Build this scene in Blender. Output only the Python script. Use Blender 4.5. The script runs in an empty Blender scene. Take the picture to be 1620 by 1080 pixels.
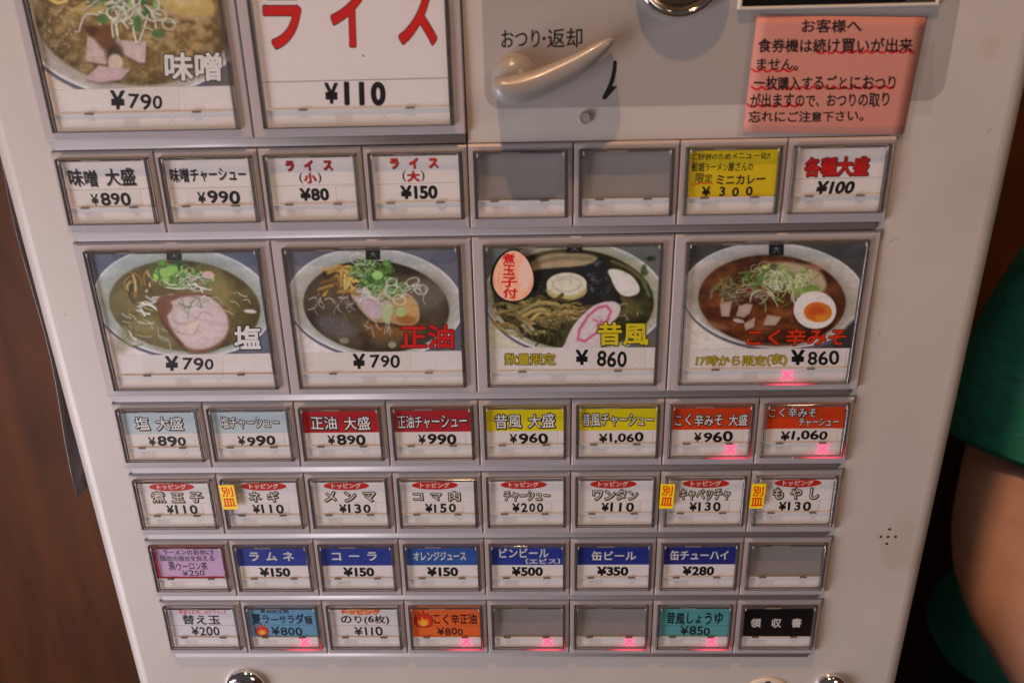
import bpy, bmesh, math, random
import numpy as np
from mathutils import Vector, Matrix

# ------------------------------------------------------------------ camera, world, light, exposure
scn = bpy.context.scene
COL = scn.collection
Z0 = 1.35                                   # height of the top edge of the first row of small buttons

cd = bpy.data.cameras.new('camera')
cam = bpy.data.objects.new('camera', cd)
COL.objects.link(cam)
cd.sensor_width = 36.0
cd.lens = 27.612
cd.clip_start = 0.02
cd.clip_end = 60
r_ = Vector((0.99953788, 0.02165545, -0.02133231))
u_ = Vector((0.01143873, 0.38223553, 0.92399413))
b_ = Vector((0.02816348, -0.92381115, 0.38181118))
cam.matrix_world = Matrix(((r_.x, u_.x, b_.x, 0.025618), (r_.y, u_.y, b_.y, -0.317585),
                           (r_.z, u_.z, b_.z, 1.396195), (0, 0, 0, 1)))
cd.dof.use_dof = True
cd.dof.focus_distance = 0.375
cd.dof.aperture_fstop = 9.0
scn.camera = cam

w = bpy.data.worlds.new('World')
scn.world = w
w.use_nodes = True
w.node_tree.nodes['Background'].inputs[0].default_value = (0.52, 0.45, 0.46, 1)
w.node_tree.nodes['Background'].inputs[1].default_value = 0.13


def lamp(name, kind, loc, energy, color, size=0.1, aim=None, size_y=None):
    l = bpy.data.lights.new(name, kind)
    l.energy = energy
    l.color = color
    if kind == 'AREA':
        l.size = size
        if size_y:
            l.shape = 'RECTANGLE'
            l.size_y = size_y
    else:
        l.shadow_soft_size = size
    o = bpy.data.objects.new(name, l)
    o.location = loc
    if aim is not None:
        o.rotation_euler = (Vector(aim) - Vector(loc)).to_track_quat('-Z', 'Y').to_euler()
    COL.objects.link(o)
    return o


lamp('daylight_from_doorway', 'AREA', (-0.98, -0.58, 0.74), 10.8, (0.97, 0.91, 0.99), 0.40, (-0.05, 0, 1.18), 0.7)
lamp('added_fill_light', 'AREA', (-1.40, -1.25, 0.85), 9.6, (0.97, 0.92, 0.99), 0.5, (0, 0, 1.2), 1.1)  # added fill light, no real window; brightens the recessed cards
lamp('room_lamp', 'AREA', (0.95, -1.2, 2.05), 3.4, (1.0, 0.86, 0.74), 0.5, (0.42, 0.2, 1.0), 0.5)
lamp('ceiling_bulb', 'POINT', (-0.15, -0.435, 2.66), 58.0, (1.0, 0.55, 0.28), 0.022)
lamp('ceiling_bulb', 'POINT', (-0.02, -0.62, 2.70), 1.6, (1.0, 0.62, 0.36), 0.02)
lamp('ceiling_bulb', 'POINT', (0.65, -0.35, 2.70), 1.6, (1.0, 0.60, 0.34), 0.03)

scn.view_settings.view_transform = 'Standard'
scn.view_settings.look = 'None'
scn.view_settings.exposure = -0.06
scn.view_settings.gamma = 1.0

# ------------------------------------------------------------------ units
MM = 0.001
REF = -1.5                                  # the button tops lie 1.5 mm in front of the steel panel (panel y = 0)
U, P = 42.0, 37.62                          # pitch of the buttons


def W(x, d, y=0.0):
    """panel coordinates (mm right, mm down, mm towards the back) to world"""
    return Vector((x * MM, y * MM, Z0 - d * MM))


# ------------------------------------------------------------------ materials
def mat(name, color, rough=0.5, metal=0.0, spec=0.5, noise=None, bump=None, coat=0.0, emit=None, estr=0.0):
    m = bpy.data.materials.new(name)
    m.use_nodes = True
    nt = m.node_tree
    p = nt.nodes['Principled BSDF']
    p.inputs['Base Color'].default_value = (*color, 1)
    p.inputs['Roughness'].default_value = rough
    p.inputs['Metallic'].default_value = metal
    p.inputs['Specular IOR Level'].default_value = spec
    p.inputs['Coat Weight'].default_value = coat
    if emit:
        p.inputs['Emission Color'].default_value = (*emit, 1)
        p.inputs['Emission Strength'].default_value = estr
    tc = None
    if noise or bump:
        tc = nt.nodes.new('ShaderNodeTexCoord')
    if noise:
        sc, amt = noise
        n = nt.nodes.new('ShaderNodeTexNoise')
        n.inputs['Scale'].default_value = sc
        n.inputs['Detail'].default_value = 5
        nt.links.new(tc.outputs['Object'], n.inputs['Vector'])
        r = nt.nodes.new('ShaderNodeValToRGB')
        r.color_ramp.elements[0].position = 0.3
        r.color_ramp.elements[1].position = 0.7
        r.color_ramp.elements[0].color = (*[c * (1 - amt) for c in color], 1)
        r.color_ramp.elements[1].color = (*[min(1, c * (1 + amt)) for c in color], 1)
        nt.links.new(n.outputs['Fac'], r.inputs['Fac'])
        nt.links.new(r.outputs['Color'], p.inputs['Base Color'])
    if bump:
        sc, st = bump
        n = nt.nodes.new('ShaderNodeTexNoise')
        n.inputs['Scale'].default_value = sc
        n.inputs['Detail'].default_value = 2
        nt.links.new(tc.outputs['Object'], n.inputs['Vector'])
        b = nt.nodes.new('ShaderNodeBump')
        b.inputs['Strength'].default_value = st
        b.inputs['Distance'].default_value = 0.0004
        nt.links.new(n.outputs['Fac'], b.inputs['Height'])
        nt.links.new(b.outputs['Normal'], p.inputs['Normal'])
    return m


M_STEEL = mat('painted_steel', (0.49, 0.44, 0.405), 0.42, noise=(14, 0.06), bump=(900, 0.12))


def add_specks(m, scale, thr, dark):
    """small specks of dirt and wear sitting on the paint"""
    nt = m.node_tree
    p = nt.nodes['Principled BSDF']
    src = p.inputs['Base Color'].links[0].from_socket
    tc = nt.nodes.new('ShaderNodeTexCoord')
    n = nt.nodes.new('ShaderNodeTexNoise')
    n.inputs['Scale'].default_value = scale
    n.inputs['Detail'].default_value = 2
    nt.links.new(tc.outputs['Object'], n.inputs['Vector'])
    r = nt.nodes.new('ShaderNodeValToRGB')
    r.color_ramp.elements[0].position = thr
    r.color_ramp.elements[0].color = (1, 1, 1, 1)
    r.color_ramp.elements[1].position = thr + .05
    r.color_ramp.elements[1].color = (dark, dark * .95, dark * .88, 1)
    nt.links.new(n.outputs['Fac'], r.inputs['Fac'])
    mx = nt.nodes.new('ShaderNodeMix')
    mx.data_type = 'RGBA'
    mx.blend_type = 'MULTIPLY'
    mx.inputs[0].default_value = 1
    nt.links.new(src, mx.inputs[6])
    nt.links.new(r.outputs['Color'], mx.inputs[7])
    nt.links.new(mx.outputs[2], p.inputs['Base Color'])


add_specks(M_STEEL, 130, .735, .72)
add_specks(M_STEEL, 22, .66, .95)
M_PLATE = mat('printed_grey', (0.345, 0.305, 0.288), 0.42, noise=(12, 0.04), bump=(900, 0.10))
M_HOUSE = mat('lilac_plastic', (0.40, 0.355, 0.36), 0.38, noise=(25, 0.03), bump=(1500, 0.08))
M_BAR = mat('bar_plastic', (0.50, 0.455, 0.445), 0.35, noise=(25, 0.03))
M_DARK = mat('dark_gap', (0.012, 0.010, 0.010), 0.6)
M_RECESS = mat('recess_plastic', (0.27, 0.22, 0.20), 0.3)
M_BLACK = mat('black_ink', (0.012, 0.012, 0.014), 0.35)
M_HOLE = mat('speaker_hole_black', (0.02, 0.015, 0.013), 0.9)
M_CHROME = mat('chrome', (0.82, 0.80, 0.78), 0.07, 1.0)
M_BRASS = mat('warm_chrome', (0.55, 0.42, 0.28), 0.22, 1.0, noise=(300, 0.15))
M_PIN = mat('brushed_pin', (0.52, 0.48, 0.45), 0.45, 0.7)
M_LEVER = mat('lever_plastic', (0.29, 0.265, 0.245), 0.3, coat=0.15, noise=(60, 0.02))
M_CREAM = mat('cream_plastic', (0.62, 0.55, 0.45), 0.4)
M_SLOT = mat('slot_black', (0.006, 0.006, 0.007), 0.12)
M_TAB = mat('clip_plastic', (0.20, 0.17, 0.15), 0.25)
M_TABL = mat('clear_tab', (0.75, 0.74, 0.72), 0.15)


def wood_mat():
    m = bpy.data.materials.new('stained_wood')
    m.use_nodes = True
    nt = m.node_tree
    p = nt.nodes['Principled BSDF']
    p.inputs['Roughness'].default_value = 0.62
    p.inputs['Specular IOR Level'].default_value = 0.25
    tc = nt.nodes.new('ShaderNodeTexCoord')
    mp = nt.nodes.new('ShaderNodeMapping')
    mp.inputs['Scale'].default_value = (14, 14, 2.2)
    n = nt.nodes.new('ShaderNodeTexNoise')
    n.inputs['Scale'].default_value = 2.0
    n.inputs['Detail'].default_value = 5
    n.inputs['Distortion'].default_value = 0.6
    r = nt.nodes.new('ShaderNodeValToRGB')
    e = r.color_ramp.elements
    e[0].position, e[0].color = 0.28, (0.052, 0.018, 0.007, 1)
    e[1].position, e[1].color = 0.72, (0.115, 0.038, 0.011, 1)
    nt.links.new(tc.outputs['Object'], mp.inputs['Vector'])
    nt.links.new(mp.outputs['Vector'], n.inputs['Vector'])
    nt.links.new(n.outputs['Fac'], r.inputs['Fac'])
    nt.links.new(r.outputs['Color'], p.inputs['Base Color'])
    return m


def pane_mat(name, rough, tint=(1, 1, 1), gloss=1.0, ior=1.45):
    m = bpy.data.materials.new(name)
    m.use_nodes = True
    nt = m.node_tree
    nt.nodes.clear()
    out = nt.nodes.new('ShaderNodeOutputMaterial')
    t = nt.nodes.new('ShaderNodeBsdfTransparent')
    t.inputs[0].default_value = (*tint, 1)
    g = nt.nodes.new('ShaderNodeBsdfGlossy')
    g.inputs['Roughness'].default_value = rough
    g.inputs['Color'].default_value = (gloss, gloss, gloss, 1)
    f = nt.nodes.new('ShaderNodeFresnel')
    ge = nt.nodes.new('ShaderNodeNewGeometry')
    mi = nt.nodes.new('ShaderNodeMix')                      # the same reflectance on the way in and on the way out of a thin sheet
    mi.inputs[2].default_value = ior
    mi.inputs[3].default_value = 1.0 / ior
    nt.links.new(ge.outputs['Backfacing'], mi.inputs[0])
    nt.links.new(mi.outputs[0], f.inputs[0])
    mx = nt.nodes.new('ShaderNodeMixShader')
    nt.links.new(f.outputs[0], mx.inputs[0])
    nt.links.new(t.outputs[0], mx.inputs[1])
    nt.links.new(g.outputs[0], mx.inputs[2])
    nt.links.new(mx.outputs[0], out.inputs[0])
    return m


def acrylic_mat():
    m = bpy.data.materials.new('clear_acrylic')
    m.use_nodes = True
    p = m.node_tree.nodes['Principled BSDF']
    p.inputs['Base Color'].default_value = (0.60, 0.55, 0.54, 1)
    p.inputs['Roughness'].default_value = 0.05
    p.inputs['Transmission Weight'].default_value = 0.92
    p.inputs['IOR'].default_value = 1.48
    return m


M_WOOD = wood_mat()
M_PANE = pane_mat('clear_window', 0.10, (0.97, 0.965, 0.96))
M_FILM = pane_mat('laminate_film', 0.16, (0.96, 0.955, 0.95), 1.0, 1.5)
M_TAPE = pane_mat('clear_tape', 0.25, (0.99, 0.985, 0.975), 0.9, 1.1)
M_ACRYL = acrylic_mat()


def led_mat():
    """light-emitting diode shining along the edge of the acrylic cover, brightest under the cross"""
    m = bpy.data.materials.new('led_lit_edge')
    m.use_nodes = True
    nt = m.node_tree
    p = nt.nodes['Principled BSDF']
    p.inputs['Base Color'].default_value = (0.3, 0.02, 0.03, 1)
    p.inputs['Roughness'].default_value = 0.2
    uv = nt.nodes.new('ShaderNodeUVMap')
    sx = nt.nodes.new('ShaderNodeSeparateXYZ')
    r = nt.nodes.new('ShaderNodeValToRGB')
    r.color_ramp.interpolation = 'EASE'
    e = r.color_ramp.elements
    e[0].position, e[0].color = 0.0, (0, 0, 0, 1)
    e[1].position, e[1].color = 1.0, (0, 0, 0, 1)
    k = r.color_ramp.elements.new(0.5)
    k.color = (1, 1, 1, 1)
    ml = nt.nodes.new('ShaderNodeMath')
    ml.operation = 'MULTIPLY'
    ml.inputs[1].default_value = 2.2
    nt.links.new(uv.outputs[0], sx.inputs[0])
    nt.links.new(sx.outputs[0], r.inputs[0])
    nt.links.new(r.outputs[0], ml.inputs[0])
    p.inputs['Emission Color'].default_value = (1, 0.04, 0.10, 1)
    nt.links.new(ml.outputs[0], p.inputs['Emission Strength'])
    return m


M_LED = led_mat()

# ------------------------------------------------------------------ glyph outlines as distance fields
GN = 96
_gl = {}


def glyph(ch):
    if ch in _gl:
        return _gl[ch]
    cu = bpy.data.curves.new('glyph', 'FONT')
    cu.body = ch
    cu.size = 1.0
    cu.fill_mode = 'NONE'
    cu.resolution_u = 4
    o = bpy.data.objects.new('glyph', cu)
    COL.objects.link(o)
    bpy.context.view_layer.update()
    me = o.to_mesh()
    v = np.array([(q.co.x, q.co.y) for q in me.vertices]) if len(me.vertices) else np.zeros((0, 2))
    e = np.array([tuple(q.vertices) for q in me.edges]) if len(me.edges) else np.zeros((0, 2), int)
    o.to_mesh_clear()
    bpy.data.objects.remove(o)
    bpy.data.curves.remove(cu)
    if len(e) == 0:
        _gl[ch] = None
        return None
    a, b = v[e[:, 0]], v[e[:, 1]]
    lo, hi = v.min(0), v.max(0)
    m = 0.2
    xs = np.linspace(lo[0] - m, hi[0] + m, GN)
    ys = np.linspace(lo[1] - m, hi[1] + m, GN)
    X, Y = np.meshgrid(xs, ys)
    D = np.full(X.shape, 9.0)
    inside = np.zeros(X.shape, bool)
    for (p, q) in zip(a, b):
        d = q - p
        L = d @ d
        if L < 1e-12:
            continue
        t = np.clip(((X - p[0]) * d[0] + (Y - p[1]) * d[1]) / L, 0, 1)
        D = np.minimum(D, (X - p[0] - t * d[0]) ** 2 + (Y - p[1] - t * d[1]) ** 2)
        c = (p[1] > Y) != (q[1] > Y)
        if c.any():
            xi = p[0] + (Y - p[1]) * d[0] / (d[1] if abs(d[1]) > 1e-12 else 1e-12)
            inside ^= c & (X < xi)
    D = np.sqrt(D)
    S = np.where(inside, -D, D)
    _gl[ch] = (S, lo - m, hi + m, lo, hi)
    return _gl[ch]


def vnoise(h, w_, cells, seed, octaves=3):
    rg = np.random.RandomState(seed)
    out = np.zeros((h, w_))
    amp = 1.0
    tot = 0
    for k in range(octaves):
        n = int(cells * 2 ** k) + 2
        g = rg.rand(n + 1, n + 1)
        yy = np.linspace(0, n - 0.001, h)
        xx = np.linspace(0, n - 0.001, w_)
        yi, xi = yy.astype(int), xx.astype(int)
        fy, fx = (yy - yi)[:, None], (xx - xi)[None]
        fy, fx = fy * fy * (3 - 2 * fy), fx * fx * (3 - 2 * fx)
        a = g[yi][:, xi] * (1 - fx) + g[yi][:, xi + 1] * fx
        b = g[yi + 1][:, xi] * (1 - fx) + g[yi + 1][:, xi + 1] * fx
        out += amp * (a * (1 - fy) + b * fy)
        tot += amp
        amp *= 0.5
    return out / tot


def homog(src, dst):
    A = []
    for (x, y), (u, v) in zip(src, dst):
        A.append([x, y, 1, 0, 0, 0, -u * x, -u * y, -u])
        A.append([0, 0, 0, x, y, 1, -v * x, -v * y, -v])
    _, _, V = np.linalg.svd(np.array(A, float))
    return V[-1].reshape(3, 3)


def smooth_line(p, closed=False, n=4):
    p = [np.array(q, float) for q in p]
    m = len(p)
    out = []
    for i in range(m if closed else m - 1):
        if closed:
            a, b, c, d = p[i - 1], p[i], p[(i + 1) % m], p[(i + 2) % m]
        else:
            a, b, c, d = p[max(i - 1, 0)], p[i], p[i + 1], p[min(i + 2, m - 1)]
        for k in range(n):
            t = k / n
            out.append(.5 * (2 * b + (c - a) * t + (2 * a - 5 * b + 4 * c - d) * t * t + (3 * b - a - 3 * c + d) * t ** 3))
    if not closed:
        out.append(p[-1])
    return out


class Canvas:
    """a printed sheet painted in code; corners = the sheet's corners (top-left, top-right, bottom-right, bottom-left)
    in the drawing coordinates that the paint calls use"""

    def __init__(s, w_, h, corners=None, base=(0.86, 0.85, 0.84)):
        s.w, s.h = w_, h
        if corners is None:
            corners = [(0, 0), (1, 0), (1, 1), (0, 1)]
        H = homog([(0, 0), (1, 0), (1, 1), (0, 1)], corners)
        uu, vv = np.meshgrid((np.arange(w_) + 0.5) / w_, (np.arange(h) + 0.5) / h)
        q = H @ np.array([uu.ravel(), vv.ravel(), np.ones(uu.size)])
        s.X = (q[0] / q[2]).reshape(h, w_)
        s.Y = (q[1] / q[2]).reshape(h, w_)
        c = np.array(corners, float)
        s.px = np.hypot(*(c[1] - c[0])) / w_
        s.py = np.hypot(*(c[3] - c[0])) / h
        s.I = np.ones((h, w_, 3)) * np.array(base)
        s.A = np.zeros((h, w_))

    def blend(s, m, col, al=1.0):
        m = np.clip(m, 0, 1)[..., None] * al
        s.I = s.I * (1 - m) + np.asarray(col) * m

    def _win(s, x0, y0, x1, y1):
        ok = (s.X > x0) & (s.X < x1) & (s.Y > y0) & (s.Y < y1)
        r = np.where(ok.any(1))[0]
        c = np.where(ok.any(0))[0]
        if len(r) == 0 or len(c) == 0:
            return None
        return slice(r[0], r[-1] + 1), slice(c[0], c[-1] + 1)

    def _put(s, win, m, col, al):
        m = np.clip(m, 0, 1)[..., None] * al
        c = np.asarray(col)
        s.I[win] = s.I[win] * (1 - m) + c * m

    def rect(s, x0, y0, x1, y1, col, al=1.0, soft=None):
        a = soft or s.px
        b = soft or s.py
        m = np.clip((s.X - x0) / a + .5, 0, 1) * np.clip((x1 - s.X) / a + .5, 0, 1) * \
            np.clip((s.Y - y0) / b + .5, 0, 1) * np.clip((y1 - s.Y) / b + .5, 0, 1)
        s.blend(m, col, al)

    def ell(s, cx, cy, rx, ry, col, rot=0.0, soft=None, al=1.0, ring=None):
        soft = soft or s.px * 1.2
        R = max(rx, ry) + soft * 2
        win = s._win(cx - R, cy - R, cx + R, cy + R)
        if win is None:
            return
        c, n = math.cos(rot), math.sin(rot)
        dx, dy = s.X[win] - cx, s.Y[win] - cy
        x, y = dx * c + dy * n, -dx * n + dy * c
        k = np.sqrt((x / rx) ** 2 + (y / ry) ** 2) + 1e-9
        d = (k - 1) * np.sqrt(x * x + y * y) / k
        m = np.clip(0.5 - d / soft, 0, 1)
        if ring:
            m = np.clip(0.5 - (np.abs(d + ring / 2) - ring / 2) / soft, 0, 1)
        s._put(win, m, col, al)

    def spoly(s, pts, col, **k):
        s.poly(smooth_line(pts, True), col, **k)

    def poly(s, pts, col, soft=None, al=1.0, grow=0.0):
        soft = soft or s.px * 1.2
        p = np.array(pts, float)
        g = soft * 2 + abs(grow)
        win = s._win(p[:, 0].min() - g, p[:, 1].min() - g, p[:, 0].max() + g, p[:, 1].max() + g)
        if win is None:
            return
        X, Y = s.X[win], s.Y[win]
        D = np.full(X.shape, 1e18)
        ins = np.zeros(X.shape, bool)
        for i in range(len(p)):
            a, b = p[i], p[(i + 1) % len(p)]
            d = b - a
            t = np.clip(((X - a[0]) * d[0] + (Y - a[1]) * d[1]) / (d @ d + 1e-12), 0, 1)
            D = np.minimum(D, (X - a[0] - t * d[0]) ** 2 + (Y - a[1] - t * d[1]) ** 2)
            c = (a[1] > Y) != (b[1] > Y)
            ins ^= c & (X < a[0] + (Y - a[1]) * d[0] / (d[1] if abs(d[1]) > 1e-9 else 1e-9))
        D = np.sqrt(D)
        D = np.where(ins, -D, D) - grow
        s._put(win, 0.5 - D / soft, col, al)

    def stroke(s, pts, wd, col, soft=None, al=1.0, taper=False):
        soft = soft or s.px * 1.2
        p = np.array(pts, float)
        g = wd + soft * 2
        win = s._win(p[:, 0].min() - g, p[:, 1].min() - g, p[:, 0].max() + g, p[:, 1].max() + g)
        if win is None:
            return
        X, Y = s.X[win], s.Y[win]
        D = np.full(X.shape, 1e18)
        n = len(p) - 1
        for i in range(n):
            a, b = p[i], p[i + 1]
            d = b - a
            t = np.clip(((X - a[0]) * d[0] + (Y - a[1]) * d[1]) / (d @ d + 1e-12), 0, 1)
            q = np.sqrt((X - a[0] - t * d[0]) ** 2 + (Y - a[1] - t * d[1]) ** 2)
            if taper:
                q = q - wd / 2 * (1 - 0.75 * (i + t) / n)
            else:
                q = q - wd / 2
            D = np.minimum(D, q)
        s._put(win, 0.5 - D / soft, col, al)

    def text(s, st, x0, y0, x1, y1, col, bold=0.0, out=None, shadow=None, jit=0.0, seed=0, sp=0.0, slant=0.0, soft=1.0, al=1.0):
        """fit the string st into the box x0..x1, y0..y1 (y down)"""
        rg = random.Random(seed * 7 + len(st))
        items = []
        cx = 0.0
        for ch in st:
            if ch == ' ':
                cx += 0.45 + sp
                continue
            G = glyph(ch)
            if G is None:
                continue
            lo, hi = G[3], G[4]
            wide = ord(ch) > 0x2000
            if wide:
                ad = 1.0
                off = 0.0
            else:
                ad = (hi[0] - lo[0]) + 0.09
                off = -lo[0] + 0.045
                if ch.isdigit() and ad < .42:
                    off += (.42 - ad) / 2
                    ad = .42
            k = 1 + rg.uniform(-1, 1) * jit * 0.16
            items.append((G, cx + off, rg.uniform(-1, 1) * jit * 0.07, k, rg.uniform(-1, 1) * jit * 0.12))
            cx += (ad + sp) * k
        if not items:
            return
        bx0 = min(g[1] + g[0][3][0] * g[3] for g in items) - bold
        bx1 = max(g[1] + g[0][4][0] * g[3] for g in items) + bold
        by0 = min(g[0][3][1] * g[3] for g in items) - bold
        by1 = max(g[0][4][1] * g[3] for g in items) + bold
        fx = (x1 - x0) / (bx1 - bx0)
        fy = (y1 - y0) / max(by1 - by0, 0.25)
        layers = []
        if shadow:
            sc_, sdx, sdy = shadow
            layers.append((sc_, bold + (out[1] if out else 0), sdx, sdy))
        if out:
            layers.append((out[0], bold + out[1], 0, 0))
        layers.append((col, bold, 0, 0))
        em = (fx + fy) / 2
        aa = soft * (s.px + s.py) / 2 / em * 1.1
        for (lc, lb, sdx, sdy) in layers:
            for (G, ox, oy, k, rot) in items:
                S, glo, ghi, lo, hi = G
                X0 = x0 + (ox + (glo[0]) * k - bx0) * fx
                X1 = x0 + (ox + (ghi[0]) * k - bx0) * fx
                Y0 = y1 - ((ghi[1]) * k + oy - by0) * fy
                Y1 = y1 - ((glo[1]) * k + oy - by0) * fy
                win = s._win(X0 + sdx * em, Y0 + sdy * em, X1 + sdx * em, Y1 + sdy * em)
                if win is None:
                    continue
                gx = (s.X[win] - x0 - sdx * em) / fx + bx0 - ox
                gy = (y1 - s.Y[win] + sdy * em) / fy + by0 - oy
                gx, gy = gx / k, gy / k
                mx, my = (lo[0] + hi[0]) / 2, (lo[1] + hi[1]) / 2
                gx = gx - slant * (gy - my)
                c, n = math.cos(rot), math.sin(rot)
                gx, gy = mx + (gx - mx) * c + (gy - my) * n, my - (gx - mx) * n + (gy - my) * c
                a = np.clip((gx - glo[0]) / (ghi[0] - glo[0]) * (GN - 1), 0, GN - 1.001)
                b = np.clip((gy - glo[1]) / (ghi[1] - glo[1]) * (GN - 1), 0, GN - 1.001)
                ai, bi = a.astype(int), b.astype(int)
                fa, fb = a - ai, b - bi
                d = (S[bi, ai] * (1 - fa) + S[bi, ai + 1] * fa) * (1 - fb) + (S[bi + 1, ai] * (1 - fa) + S[bi + 1, ai + 1] * fa) * fb
                s._put(win, 0.5 - (d - lb) / aa, lc, al)

    def photo_look(s, r=1.6, sat=.80, seed=4):
        """soften and mute what has been painted so far, like an enlarged print"""
        k = np.exp(-np.arange(-3, 4) ** 2 / (2 * r * r))
        k /= k.sum()
        for ax in (0, 1):
            q = np.pad(s.I, [(3, 3) if a == ax else (0, 0) for a in range(3)], mode='edge')
            s.I = sum(k[i] * np.take(q, np.arange(i, i + s.I.shape[ax]), axis=ax) for i in range(7))
        n1 = vnoise(s.h, s.w, 34, seed, 3)[..., None] - .5
        n2 = vnoise(s.h, s.w, 8, seed + 1, 2)[..., None] - .5
        s.I = s.I * (1 + n1 * .15 + n2 * .05)
        g = s.I.mean(2, keepdims=True)
        s.I = g + (s.I - g) * sat

    def image(s, name):
        im = bpy.data.images.new(name, s.w, s.h, alpha=True)
        im.alpha_mode = 'CHANNEL_PACKED'
        a = np.ones((s.h, s.w, 4), np.float32)
        a[..., :3] = np.clip(s.I, 0, 1)
        a[..., 3] = np.clip(s.A, 0, 1)
        im.pixels.foreach_set(a[::-1].ravel())
        im.update()
        im.pack()
        return im


def sheet_mat(name, im, rough=0.45, emission=0.0, ecol=(1, 0.10, 0.25)):
    m = bpy.data.materials.new(name)
    m.use_nodes = True
    nt = m.node_tree
    p = nt.nodes['Principled BSDF']
    p.inputs['Roughness'].default_value = rough
    p.inputs['Specular IOR Level'].default_value = 0.3
    t = nt.nodes.new('ShaderNodeTexImage')
    t.image = im
    t.extension = 'EXTEND'
    nt.links.new(t.outputs['Color'], p.inputs['Base Color'])
    if emission:
        ml = nt.nodes.new('ShaderNodeMath')
        ml.operation = 'MULTIPLY'
        ml.inputs[1].default_value = emission
        nt.links.new(t.outputs['Alpha'], ml.inputs[0])
        nt.links.new(ml.outputs[0], p.inputs['Emission Strength'])
        p.inputs['Emission Color'].default_value = (*ecol, 1)
    return m


# ------------------------------------------------------------------ mesh helpers
def link(name, me, parent=None, loc=None, label=None, cat=None, group=None, kind=None):
    o = bpy.data.objects.new(name, me)
    COL.objects.link(o)
    if parent is not None:
        o.parent = parent
    if loc is not None:
        o.location = loc
    tag(o, label, cat, group, kind)
    return o


def tag(o, label=None, cat=None, group=None, kind=None):
    if label:
        o['label'] = label
    if cat:
        o['category'] = cat
    if group:
        o['group'] = group
    if kind:
        o['kind'] = kind


def bm_mesh(name, bm, mats, smooth=False):
    me = bpy.data.meshes.new(name)
    bmesh.ops.recalc_face_normals(bm, faces=bm.faces)
    bm.to_mesh(me)
    bm.free()
    for m in (mats if isinstance(mats, (list, tuple)) else [mats]):
        me.materials.append(m)
    if smooth:
        for p in me.polygons:
            p.use_smooth = True
    return me


def add_box(bm, x0, x1, y0, y1, z0, z1, mi=0, bev=0.0, seg=2):
    vs = [bm.verts.new((x * MM, y * MM, z * MM)) for x in (x0, x1) for y in (y0, y1) for z in (z0, z1)]
    idx = [(0, 1, 3, 2), (4, 6, 7, 5), (0, 4, 5, 1), (2, 3, 7, 6), (0, 2, 6, 4), (1, 5, 7, 3)]
    fs = [bm.faces.new([vs[i] for i in f]) for f in idx]
    for f in fs:
        f.material_index = mi
    if bev:
        es = list({e for f in fs for e in f.edges})
        r = bmesh.ops.bevel(bm, geom=es, offset=bev * MM, segments=seg, affect='EDGES', profile=0.5)
        for f in r['faces']:
            f.material_index = mi
    return fs


def front_quad(bm, x0, x1, y, z0, z1, uvl, mi=0):
    """a quad facing -y with the picture's top at z1"""
    vs = [bm.verts.new((a * MM, y * MM, b * MM)) for a, b in ((x0, z0), (x1, z0), (x1, z1), (x0, z1))]
    f = bm.faces.new(vs)
    f.material_index = mi
    for l, uv in zip(f.loops, ((0, 0), (1, 0), (1, 1), (0, 1))):
        l[uvl].uv = uv
    return f


def sheet_mesh(name, x0, x1, y, th, z0, z1, m, m2=None):
    """a thin card: printed front, plain sides and back"""
    bm = bmesh.new()
    uvl = bm.loops.layers.uv.new('UVMap')
    vs = {}
    for a in (0, 1):
        for b in (0, 1):
            for c in (0, 1):
                vs[a, b, c] = bm.verts.new(((x1 if a else x0) * MM, (y + th if b else y) * MM, (z1 if c else z0) * MM))
    f = bm.faces.new([vs[0, 0, 0], vs[1, 0, 0], vs[1, 0, 1], vs[0, 0, 1]])
    for l, uv in zip(f.loops, ((0, 0), (1, 0), (1, 1), (0, 1))):
        l[uvl].uv = uv
    for q in (((0, 1, 0), (0, 1, 1), (1, 1, 1), (1, 1, 0)), ((0, 0, 0), (0, 0, 1), (0, 1, 1), (0, 1, 0)),
              ((1, 0, 0), (1, 1, 0), (1, 1, 1), (1, 0, 1)), ((0, 0, 1), (1, 0, 1), (1, 1, 1), (0, 1, 1)),
              ((0, 0, 0), (0, 1, 0), (1, 1, 0), (1, 0, 0))):
        g = bm.faces.new([vs[k] for k in q])
        g.material_index = 1
    me = bpy.data.meshes.new(name)
    bm.to_mesh(me)
    bm.free()
    me.materials.append(m)
    me.materials.append(m2 or M_PAPER)
    return me


M_PAPER = mat('white_paper', (0.75, 0.74, 0.72), 0.6)


def lathe(bm, prof, n=40, cx=0, cz=0, mi=None, axis='y'):
    """prof: (radius, y) pairs in mm, turned about the y axis through (cx, cz)"""
    rings = []
    for r, y in prof:
        ring = []
        for k in range(n):
            a = 2 * math.pi * k / n
            ring.append(bm.verts.new(((cx + max(r, 1e-4) * math.cos(a)) * MM, y * MM, (cz + max(r, 1e-4) * math.sin(a)) * MM)))
        rings.append(ring)
    for i in range(len(rings) - 1):
        for k in range(n):
            f = bm.faces.new((rings[i][k], rings[i][(k + 1) % n], rings[i + 1][(k + 1) % n], rings[i + 1][k]))
            if mi:
                f.material_index = mi[i]
    bm.faces.new(rings[-1]).material_index = mi[-1] if mi else 0
    return rings


# ------------------------------------------------------------------ printed cards, painted in code
K = (0.07, 0.06, 0.065)
WH = (0.94, 0.925, 0.925)
RED = (0.78, 0.10, 0.09)


def ob(r, g, b, k=1.0):
    return np.array((min(1, r / 255 * 1.15 * k), min(1, g / 255 * 1.20 * k), min(1, b / 255 * 1.22 * k)))


def soup_texture(c, scale, seed, dark, light, amt=1.0):
    n = vnoise(c.h, c.w, scale, seed, 4)
    n = np.clip((n - 0.35) / 0.3, 0, 1)[..., None]
    return (np.asarray(dark) * (1 - n) + np.asarray(light) * n)


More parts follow.
